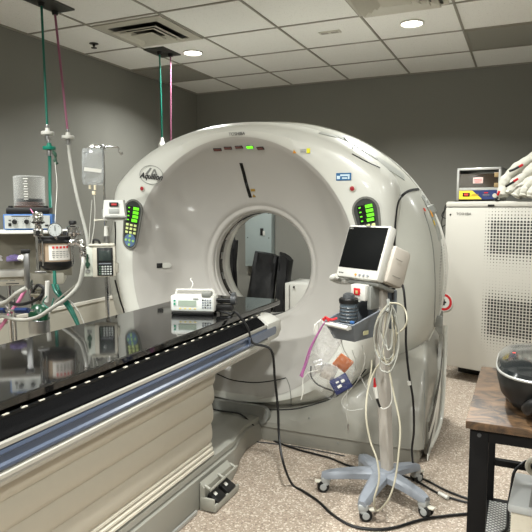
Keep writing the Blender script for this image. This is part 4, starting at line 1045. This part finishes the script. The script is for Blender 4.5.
# front chrome post with manifold
q = A(38.5, 270, -.12)
MB().cyl(q+V((0, 0, -.0)), V((q.x, q.y, A(38.5, 222, -.12).z)), .010).build('front_post', M_chrome, am)
q = A(38.5, 232.5, -.12)
MB(yawM(q, an)).box((0, 0, 0), (.05, .045, .045), .006).build('manifold_block', M_chrome, am)
MB(yawM(q, an)).lathe([(.001, -.024), (.012, -.024), (.012, -.034), (.001, -.034)], ax='y').build('manifold_knob', M_black, am)
MB().lathe([(.001, .02), (.018, .02), (.020, .035), (.014, .04), (.030, .048), (.032, .058), (.026, .062), (.026, .072), (.028, .074), (.028, .084), (.026, .088), (.028, .094), (.026, .10), (.020, .108), (.001, .11)], q).build('relief_valve', M_chrome, am)
MB().lathe([(.001, .050), (.033, .050), (.033, .057), (.001, .057)], q).build('valve_ring', M_black, am)
q2 = A(39, 272, -.12)
MB(yawM(q2, an)).box((.01, 0, .0), (.06, .03, .012), .003).build('post_foot', M_steel, am)
# gauge
gq = A(55, 230, -.10); nrm = (CAM-gq).normalized(); G = frame(gq, nrm)
g1 = MB(G).lathe([(.001, -.02), (.036, -.02), (.038, 0), (.036, .008), (.033, .008)], seg=32).build('gauge_case', M_chrome, am)
MB(G).lathe([(.001, .002), (.033, .002), (.033, .010), (.001, .010)], seg=32).build('gauge_face', mat('dial_face', (172, 176, 174), .4), g1)
mb = MB(G)
for k in range(9):
    a = R(-45+k*34); mb.box((0, 0, 0), (.002, .006, .001), M=Matrix.Rotation(a, 4, 'Z') @ Matrix.Translation((0, .027, .0105)))
mb.build('gauge_marks', M_ink, g1)
MB(G).box((0, .010, .0115), (.003, .028, .001)).build('gauge_needle', M_black, g1)
MB().cyl(gq+V((0, 0, -.035)), gq+V((0.0, .02, -.075)), .007).build('gauge_stem', M_chrome, am)
# valve at the right with cap and elbow
vq = A(73, 233, -.02)
MB().lathe([(.001, -.05), (.018, -.05), (.020, -.02), (.034, -.016), (.036, .0), (.030, .006), (.030, .02), (.036, .024), (.036, .034), (.020, .040), (.014, .05), (.001, .052)], vq).build('valve_body', M_chrome, am)
MB().lathe([(.001, .048), (.020, .048), (.021, .06), (.018, .066), (.001, .068)], vq).build('valve_cap', M_black, am)
MB().cyl(A(64, 233, -.02), A(82, 233, -.02), .012).build('valve_pipe', M_chrome, am)
mbq = MB()
el = [A(70, 243, -.03), A(77, 242, -.04), A(81.5, 244, -.05), A(83, 250, -.05), A(83, 258, -.05)]
mbq.tube(el, .018, 12, 8, rf=lambda t: .018+.0025*math.sin(t*90)); mbq.build('corrugated_elbow', M_chrome, am)
# blue cross handles
for u0, u1 in ((-8, 5), (16, 28)):
    MB().tube([A(u0, 310.5, -.14), A(u1, 310.5, -.14)], .017, 6, 1).build('blue_handle', mat('navy_handle', (16, 36, 74), .4), am)
MB().cyl(A(4, 310.5, -.14), A(34, 310.5, -.12), .007).cyl(A(6, 306, -.14), A(14, 322, -.14), .006).build('cross_rod', M_chrome, am)
MB().cyl(A(47.5, 281, -.1), A(46.5, 302, -.1), .012, .010).build('white_outlet', M_white, am)
# ventilator on top shelf
ve0 = A(33, 230.5, .07); VE = yawM(ve0, R(38))
ve = thing('ventilator', ve0, 'blue ventilator box with clear bellows cylinder on the top shelf of the anaesthesia machine', 'ventilator')
MB(VE).box((-.02, .06, .050), (.262, .20, .088), .005).build('case', M_blue, ve)
MB(VE).box((-.022, -.0425, .050), (.242, .004, .074)).build('front_plate', mat('plate_silver', (158, 160, 156), .4, metal=.2), ve)
for dx, r in ((-.090, .014), (-.026, .014)):
    k_ = MB(VE).lathe([(.001, -.044), (r, -.044), (r*.8, -.062), (.001, -.062)], (dx, 0, .052), 16, ax='y').build('knob', M_black, ve)
    mb = MB(VE)
    for j in range(9):
        a = R(-120+j*30); mb.box((dx+.021*math.sin(a), -.0455, .052+.021*math.cos(a)), (.002, .001, .003))
    mb.build('scale_marks', M_ink, k_)
MB(VE).box((-.115, -.046, .036), (.016, .006, .018), .002).build('power_switch', M_black, ve)
MB(VE).box((-.055, -.0455, .083), (.10, .001, .004)).box((-.115, -.0455, .06), (.012, .001, .006)).build('fine_print', M_ink, ve)
MB(VE).box((.082, -.0455, .03), (.018, .003, .010)).build('fine_print', M_black, ve)
MB(VE).box((-.02, .06, .114), (.235, .17, .036), .006).build('bellows_base', M_black, ve)
for dx in (-.115, .075): MB(VE).lathe([(.001, .13), (.013, .13), (.013, .142), (.001, .142)], (dx, .0, 0), 14).build('thumb_screw', M_black, ve)
bc = VE @ V((-.02, .06, 0))
MB().lathe([(.001, .134), (.085, .134), (.085, .140), (.078, .143), (.078, .16), (.072, .165), (.001, .165)], bc, 36).build('bellows_ring', mat('dark_brown_ring', (58, 40, 34), .4), ve)
mb = MB(); mb.lathe([(.001, .166), (.07, .166), (.074, .170), (.07, .174), (.074, .178), (.066, .184), (.001, .186)], bc, 32); mb.build('bellows', M_black, ve)
MB().lathe([(.086, .142), (.0875, .142), (.0875, .310), (.082, .314), (.001, .314), (.001, .3125), (.081, .3125), (.086, .309), (.086, .142)], bc, 40).build('clear_cylinder', clear('clear_acrylic', (225, 228, 226), .015, .30), ve)
mb = MB()
a1 = math.atan2((CAM-bc).y, (CAM-bc).x)
for j in range(9):
    p = bc+V((math.cos(a1-R(12))*.089, math.sin(a1-R(12))*.089, .18+j*.0145)); mb.add([], [])
    mb.box((0, 0, 0), (.026 if j % 2 == 0 else .018, .0035, .001), M=frame(p, V((math.cos(a1-R(18)), math.sin(a1-R(18)), 0))))
mb.build('volume_scale', M_white, ve)
cable('thin_tube', [A(30.5, 209, -.0), A(33, 213, -.06), A(36, 217, -.1)], .0025, M_pinklight, 'short pink line between the ventilator base and the chrome valve', 'tube')

# bags on the work shelf
def lump(name, c, sz, m, lab, cat, seed):
    rnd = random.Random(seed); bm = bmesh.new(); bmesh.ops.create_icosphere(bm, subdivisions=3, radius=1)
    for q in bm.verts:
        n = 1+.14*math.sin(q.co.x*6+seed)+.10*math.sin(q.co.y*9+q.co.z*7+seed*2)
        q.co = V((q.co.x*sz[0]*n, q.co.y*sz[1]*n, max(q.co.z, -.6)*sz[2]*n))
    vs = [q.co.copy()+V(c) for q in bm.verts]; fs = [[q.index for q in f.verts] for f in bm.faces]; bm.free()
    return MB().add(vs, fs).build(name, m, None, label=lab, cat=cat)
c0 = A(15, 258.5, .05); lump('crumpled_bag', c0, (.04, .05, .022), mat('lilac_film', (146, 132, 190), .35), 'lilac crumpled plastic bag on the white work shelf of the anaesthesia machine', 'bag', 3)
c0 = A(2, 257.5, .05); lump('crumpled_bag', c0, (.045, .05, .026), mat('pale_film', (206, 206, 206), .3), 'whitish crumpled bag at the left end of the work shelf', 'bag', 5)
c0 = A(22.5, 258.5, -.0); lump('crumpled_bag', c0, (.022, .03, .020), mat('pale_film2', (220, 220, 216), .35), 'small white crumpled wrapper beside the lilac bag', 'bag', 8)

# oxygen cylinder
oc = A(40, 340, -.02); oz = A(40, 316, -.02).z
ox = thing('oxygen_cylinder', (oc.x, oc.y, 0), 'green oxygen cylinder with a metal valve below the anaesthesia machine', 'gas cylinder')
MB().lathe([(.001, .0), (.053, .0), (.056, .01), (.056, oz-.02)], (oc.x, oc.y, 0)).build('cylinder_body', M_aluminium, ox)
MB().lathe([(.057, oz-.09+.07), (.0575, oz+.02-.005), (.054, oz+.028), (.046, oz+.045), (.03, oz+.062), (.018, oz+.068), (.001, oz+.068)], (oc.x, oc.y, 0)).build('green_shoulder', M_dgreen, ox)
MB().lathe([(.0565, oz-.09), (.058, oz-.09), (.058, oz-.022), (.0565, oz-.02)], (oc.x, oc.y, 0)).build('metal_band', M_steel, ox)
MB().cyl((oc.x, oc.y, oz+.06), (oc.x, oc.y, oz+.11), .013).box((oc.x, oc.y, oz+.12), (.035, .035, .035), .005).cyl((oc.x-.03, oc.y-.02, oz+.12), (oc.x+.04, oc.y-.01, oz+.12), .009).lathe([(.001, 0), (.022, 0), (.022, .008), (.001, .008)], (oc.x, oc.y, oz+.145)).build('valve', mat('valve_brass', (150, 146, 130), .3, metal=.8), ox)
fq = frame(V((oc.x, oc.y, oz+.008))+(CAM-V((oc.x, oc.y, CH))).normalized()*.059, (CAM-V((oc.x, oc.y, CH))))
MB(fq).box((0, 0, 0), (.022, .012, .001)).build('label', M_white, ox)

# hoses around the machine
def hose(name, pix, r, m, lab, seg=10, rf=None, cat='hose'):
    return MB().tube([A(*p) for p in pix], r, seg, 8, rf=rf).build(name, m, None, label=lab, cat=cat)
M_bh = mat('breathing_hose_grey', (140, 139, 132), .4)
hose('breathing_hose', [(83, 256, -.05), (83, 266, -.08), (79, 284, -.1), (68, 297, -.14), (52, 308, -.18), (38, 317, -.2), (22, 320, -.2), (6, 317, -.2), (-12, 312, -.2)], .0135, M_bh, 'thick pale breathing hose sweeping down and left from the chrome elbow', rf=lambda t: .0115+.001*math.sin(t*400), seg=12)
hose('breathing_hose', [(26, 288, -.2), (16, 294, -.22), (6, 302, -.22), (-8, 306, -.22)], .012, M_bh, 'short pale hose curving left under the work shelf', rf=lambda t: .012+.001*math.sin(t*160))
hose('breathing_hose', [(85, 266, -.0), (82, 279, -.0), (72, 288, -.0), (62, 296, 0.0), (54, 304, .0), (48, 318, .0)], .005, M_whose, 'thin white hose behind the thick breathing hose')
hose('pink_tube', [(25, 290, -.08), (19, 301, -.09), (9, 315, -.10), (0, 328, -.11), (-10, 338, -.11)], .010, M_pinklight, 'pink tube running diagonally down to the left behind the blue handles')
hose('black_hose', [(44, 288, -.05), (40, 297, -.1), (28, 303, -.12), (14, 304, -.10), (0, 296, -.05)], .009, M_cable, 'black hose looping under the work shelf')
hose('black_hose', [(33, 292, -.04), (38, 285, -.04), (44, 290, -.04), (40, 300, -.02)], .008, M_cable, 'small black hose loop beside the white outlet')
hose('green_hose', [(53, 284, .05), (56, 292, .04), (64, 302, .03), (71, 312, .03), (79, 328, .03), (84, 345, .03)], .009, M_green, 'green hose hanging down to the right below the anaesthesia machine')
hose('green_hose', [(57, 285, .06), (61, 294, .05), (69, 304, .04), (76, 318, .04), (82, 335, .04)], .008, M_green, 'second thinner green hose beside the first below the machine')
hose('white_tube', [(60, 294, .05), (72, 303, .05), (80, 314, .05), (86, 330, .05), (90, 350, .05)], .004, M_whose, 'thin white tube alongside the two green hoses')
hose('green_wire', [(47, 296, -.12), (43, 303, -.12), (50, 308, -.13), (54, 298, -.12)], .003, M_green, 'small curl of green wire by the oxygen cylinder valve')
hose('clear_tube', [(55, 162, .3), (57, 185, .2), (56, 205, .1), (55, 224, .0)], .0018, M_whose, 'very thin clear line hanging beside the left green hose')
pk = A(52, 340, .5)
# gas supply drops, left pair
def drop(name, x, y, z0, z1, r, m, lab, x1=None, y1=None):
    return MB().cyl((x, y, z0), (x if x1 is None else x1, y if y1 is None else y1, z1), r, seg=12).build(name, m, None, label=lab, cat='hose')
Pg = V((-2.785, 2.83, HC-.03)); pc = atY(47.5, 133, 2.83)
drop('gas_hose', Pg.x, Pg.y, Pg.z, pc.z+.03, .0075, M_green, 'long green gas hose dropping from the ceiling at the far left', pc.x, pc.y)
def connector(p, m, lab, ringm):
    r = thing('gas_connector', p, lab, 'gas connector')
    MB().lathe([(.001, -.012), (.038, -.012), (.040, -.009), (.040, .006), (.037, .009), (.016, .010), (.013, .03), (.001, .032)], p).build('disc', m, r)
    MB().lathe([(.001, .03), (.011, .03), (.013, .04), (.011, .05), (.001, .05)], p).build('coupling', ringm, r)
    MB().lathe([(.001, -.05), (.013, -.05), (.015, -.03), (.013, -.014), (.001, -.014)], p).build('hose_end', ringm, r)
    return r
connector(pc, M_white, 'white disc connector on the long green ceiling hose', M_steel)
pc2 = V((pc.x+.01, pc.y, atY(48, 148, 2.83).z))
cg = connector(pc2, mat('green_plastic', (10, 110, 90), .4), 'green disc connector just below the white one on the green hose', M_steel)
MB().tube([pc2+V((.03, 0, -.02)), pc2+V((.05, 0, -.05)), pc2+V((.045, 0, -.08)), pc2+V((.06, 0, -.10))], .010, 8, rf=lambda t: .006+.006*abs(math.sin(t*7))).build('release_tag', mat('dark_green', (30, 62, 46), .5), cg)
MB().tube([pc2+V((0, 0, -.04)), pc2+V((0, 0, -.12)), atY(50, 190, 2.80), atY(51, 212, 2.72), atY(53, 235, 2.66), atY(55, 285, 2.55)], .010, 10).build('gas_hose', M_green, None, label='green hose from the green connector down behind the ventilator', cat='hose')
Pp = V((-2.825, 2.985, HC-.03)); pw = atY(68, 137, 2.98)
drop('gas_hose', Pp.x, Pp.y, Pp.z, pw.z+.03, .0075, M_pink, 'long purple-pink gas hose dropping from the ceiling at the left', pw.x, pw.y)
connector(pw, M_white, 'white disc connector at the end of the left pink hose', M_steel)
MB().tube([pw+V((0, 0, -.04)), atY(69.5, 155, 2.98), atY(73, 178, 2.96), atY(79, 205, 2.94), atY(85, 228, 2.92), atY(88, 245, 2.9), atY(88, 262, 2.9)], .010, 10).build('gas_hose', M_whose, None, label='white hose curving from the pink hose connector down to the infusion pump', cat='hose')
# right pair behind the gantry
p1_, p2_ = V((-2.765, 4.07, HC-.03)), V((-2.72, 4.16, HC-.03))
a_ = atY(162, 141, 4.15)
drop('gas_hose', p1_.x, p1_.y, p1_.z, a_.z-.0, .007, M_green, 'thin green hose dropping from the ceiling behind the gantry', a_.x, a_.y)
b_ = atY(170.5, 150, 4.3)
drop('gas_hose', p2_.x, p2_.y, p2_.z, 1.75, .007, mat('pink_hose2', (120, 70, 92), .45), 'thin pink hose dropping from the ceiling behind the gantry', atY(170.5, 150, 4.2).x, 4.2)
nz_ = MB().lathe([(.001, .03), (.010, .03), (.016, 0), (.024, -.02), (.030, -.03), (.030, -.08), (.001, -.08)], a_).build('gas_connector', M_white, None, label='white connector at the end of the thin green hose above the gantry', cat='gas connector')
MB().cyl(a_+V((0, 0, -.07)), a_+V((0, 0, -.35)), .009).build('hose_tail', M_green, nz_)

# ------------------------------------------------------------------ IV pole with pumps and bag
YP = 2.85
def Q(u, v, dy=0.): return atY(u, v, YP+dy)
pb = Q(106, 250)
iv = thing('iv_pole', (pb.x, pb.y, 0), 'chrome IV pole with hooks standing beyond the couch, holding two pumps', 'IV pole')
MB().cyl((pb.x, pb.y, .06), (pb.x, pb.y, Q(106, 240).z), .013).build('lower_tube', M_chrome, iv)
MB().cyl((pb.x, pb.y, .9), (pb.x, pb.y, Q(104, 146).z), .008).build('upper_tube', M_chrome, iv)
tz = Q(104, 147).z
MB().tube([(pb.x-.10, pb.y-.04, tz-.03), (pb.x-.10, pb.y-.04, tz-.045), (pb.x-.085, pb.y-.035, tz-.03), (pb.x-.08, pb.y-.03, tz), (pb.x, pb.y, tz), (pb.x+.08, pb.y+.03, tz), (pb.x+.09, pb.y+.035, tz-.03), (pb.x+.105, pb.y+.04, tz-.045), (pb.x+.11, pb.y+.04, tz-.03)], .0045, 8, 4).build('hook_arm', M_chrome, iv)
MB().box((pb.x, pb.y, tz), (.03, .03, .025), .004).build('hook_hub', M_steel, iv)
for k in range(5):
    a = R(90+72*k); e = V((pb.x+.24*math.cos(a), pb.y+.24*math.sin(a), .07))
    MB().tube([(pb.x, pb.y, .08), e], .014, 8, 1).build('base_leg', M_steel, iv)
    cs = MB().box(e+V((0, 0, -.025)), (.03, .02, .03), .004).build('caster', M_greyplastic, iv)
    MB().cyl(e+V((0, -.010, -.045)), e+V((0, .010, -.045)), .025).build('wheel', M_black, cs)
q = Q(107.5, 231); MB().cyl(q+V((0, -.01, -.03)), q+V((0, -.01, .03)), .017, .012).build('height_clamp', M_white, iv)
MB().cyl(q+V((0, -.01, -.075)), q+V((0, -.01, -.03)), .018).build('clamp_collar', M_steel, iv)
# infusion pump
ipo = Q(102.5, 277, -.10); IP = yawM(ipo, R(36))
ip = thing('infusion_pump', ipo, 'cream infusion pump with a dark screen and keypad on the IV pole', 'infusion pump')
hh = Q(100, 246, -.10).z-Q(100, 277, -.10).z
MB(IP).box((.012, .03, hh/2), (.135, .09, hh), .008).build('case', M_cream, ip)
MB(IP).box((.018, -.017, hh/2+.0), (.092, .005, hh-.018), .004).build('front_panel', mat('panel_black', (30, 31, 31), .3), ip)
MB(IP).box((.018, -.021, hh-.058), (.070, .003, .062), .001).build('screen', mat('screen_dark', (52, 60, 58), .15, coat=.4), ip)
for i in range(4):
    for j in range(5): MB(IP).box((-.012+j*.0155, -.022, .020+i*.0145), (.011, .004, .009), .001).build('key', mat('key_teal', (70, 90, 76), .4) if j == 0 else mat('key_grey', (178, 182, 178), .4), ip)
MB(IP).box((.018, -.021, .082), (.072, .003, .006)).build('soft_keys', M_cartgrey, ip)
MB(IP).box((-.082, .02, hh/2), (.060, .07, hh-.01), .006).build('tubing_door', mat('door_pale', (196, 200, 188), .3), ip)
MB(IP).cyl((-.082, -.02, hh*.75), (-.082, -.02, hh*.3), .006).lathe([(.001, -.016), (.015, -.016), (.015, -.028), (.001, -.028)], (-.082, 0, hh*.42), 16, ax='y').build('tubing_clip', mat('dark_green', (30, 62, 46), .5), ip)
MB(IP).box((-.082, -.017, hh*.2), (.026, .003, .02)).build('door_label', M_greyplastic, ip)
MB(IP).box((-.082, -.017, hh*.62), (.02, .003, .014)).build('door_latch', M_greyplastic, ip)
MB(IP).box((.0, .03, hh+.005), (.15, .10, .014), .005).build('top_cap', M_cream, ip)
MB(IP).box((.083, .03, .05), (.02, .06, .06), .006).build('side_grip', M_cream, ip)
MB(IP).tube([(-.05, .02, hh+.01), (-.045, .02, hh+.035), (-.02, .02, hh+.03), (-.01, .02, hh+.01)], .007, 8).build('drip_sensor', M_black, ip)
# small pump
spo = Q(115, 222, -.06); SP = yawM(spo, R(30))
spm = thing('syringe_driver', spo, 'small grey-white pump with a red display clamped high on the IV pole', 'pump')
h2 = Q(115, 200, -.06).z-spo.z
MB(SP).rings([[V((x, y, z)) for x, y, z in ((-.062, -.03, .01), (.062, -.03, .01), (.062, .06, .01), (-.062, .06, .01))], [V((x, y, z)) for x, y, z in ((-.064, -.034, .03), (.064, -.034, .03), (.064, .06, .03), (-.064, .06, .03))], [V((x, y, z)) for x, y, z in ((-.058, -.022, h2), (.052, -.022, h2), (.052, .06, h2), (-.058, .06, h2))]]).build('case', mat('pump_grey', (190, 190, 184), .45), spm, False)
MB(SP).box((.0, -.030, h2*.80), (.052, .006, .024), .001).build('display', M_black, spm)
MB(SP).box((.002, -.034, h2*.80), (.030, .002, .012)).build('red_digits', mat('red_led_dim', (150, 50, 50), .4, emit=(220, 50, 40), es=.2), spm)
MB(SP).box((0, -.031, h2*.5), (.06, .006, .028), .002).build('button_plate', mat('plate_grey', (150, 152, 148), .4), spm)
MB(SP).cyl((-.05, -.045, .03), (.075, -.045, .03), .008).box((0, -.04, .03), (.045, .016, .02), .003).build('syringe_holder', M_greyplastic, spm)
MB(SP).cyl((-.11, .0, .012), (-.06, .0, .012), .005).lathe([(.001, -.006), (.012, -.006), (.012, .006), (.001, .006)], (-.11, 0, .012), 12).build('side_rod', M_cream, spm)
MB(SP).box((-.064, .04, .05), (.03, .05, .05), .006).build('pole_clamp', M_greyplastic, spm)
# IV bag
ibo = Q(92.5, 185, -.05)
ib = thing('iv_bag', ibo, 'clear fluid bag hanging from the left hook of the IV pole', 'IV bag')
rs = []
def film2():
    return clear('iv_film', (206, 212, 214), .05, .62, .08, .9)
for v, hw, dp in ((148, 10, .004), (150, 10.5, .012), (158, 10.2, .024), (168, 10.2, .032), (178, 10.4, .030), (183, 9.5, .018), (185, 8, .006)):
    c0 = Q(92.8, v, -.05); L = []
    for k in range(24):
        t = 2*math.pi*k/24; wr = 1+.05*math.sin(4*t+v)
        L.append(c0+V((math.cos(t)*hw/163*wr*.95, math.cos(t)*hw/163*.35+math.sin(t)*dp, 0)))
    rs.append(L)
MB().rings(rs).build('bag_film', film2(), ib)
c0 = Q(92.8, 170, -.085); F = frame(c0, (CAM-c0))
MB(F).box((0, 0, 0), (.10, .022, .001), M=Matrix.Rotation(R(-6), 4, 'Z')).build('white_label', M_white, ib)
MB().tube([Q(91, 148, -.05), Q(91, 145, -.04), Q(94, 144.5, -.03)], .003, 6).build('hanger', M_white, ib)
MB().cyl(Q(90, 185, -.05), Q(90, 189, -.05), .007).cyl(Q(95, 185, -.05), Q(95, 190, -.05), .007).box(Q(94, 193, -.05), (.022, .014, .024), .004).build('bag_ports', mat('port_amber', (196, 186, 160), .4), ib)
MB().tube([Q(94, 194, -.05), Q(95, 210, -.05), Q(94, 228, -.06), Q(91, 246, -.09)], .0025, 6).build('drip_line', M_whose, None, label='thin clear drip line from the fluid bag to the infusion pump', cat='tube')
MB().tube([Q(92, 200, -.05), Q(90, 225, -.06), Q(89, 243, -.09)], .002, 6).build('drip_line', M_whose, None, label='second fainter drip line left of the first below the fluid bag', cat='tube')
MB().tube([Q(115, 280, -.02), Q(118, 292, .0), Q(121, 303, .02), Q(124, 312, .04), Q(127, 330, .05)], .005, 8).build('power_cord', M_cable, None, label='black cord hanging from the right of the infusion pump behind the couch', cat='cable')
MB().tube([Q(115, 222, -.03), Q(115.5, 234, -.02), Q(115, 247, -.02)], .004, 8).build('power_cord', M_cable, None, label='short black cord between the two pumps on the IV pole', cat='cable')

PH = {'gas_hose': 'gas supply hoses', 'gas_connector': 'gas hose connectors', 'gas_outlet_plate': 'gas outlet plates in the ceiling', 'padded_cushion': 'black cushions behind the scanner', 'lead_wire': 'sensor wires on the cart', 'power_cord': 'black power cords', 'crumpled_bag': 'crumpled bags on the work shelf', 'foil_packet': 'silver packets in the bag', 'green_hose': 'green hoses under the machine', 'black_hose': 'black hoses under the machine', 'breathing_hose': 'pale hoses of the anaesthesia machine', 'drip_line': 'drip lines', 'cord': 'thin black cords', 'ceiling_panel': 'grey ceiling panels', 'cord_tag': 'white tags on cords'}
for o in list(bpy.data.objects):
    b_ = o.name.split('.')[0]
    if o.parent is None and o.get('category') and b_ in PH: o['group'] = PH[b_]

# ------------------------------------------------------------------ world and colour
w = bpy.data.worlds.new('world'); scene.world = w; w.use_nodes = True
w.node_tree.nodes['Background'].inputs[0].default_value = (.9, .95, 1, 1); w.node_tree.nodes['Background'].inputs[1].default_value = .05
vs = scene.view_settings
vs.view_transform = 'Standard'; vs.look = 'None'; vs.exposure = .0; vs.gamma = 1; vs.use_curve_mapping = False
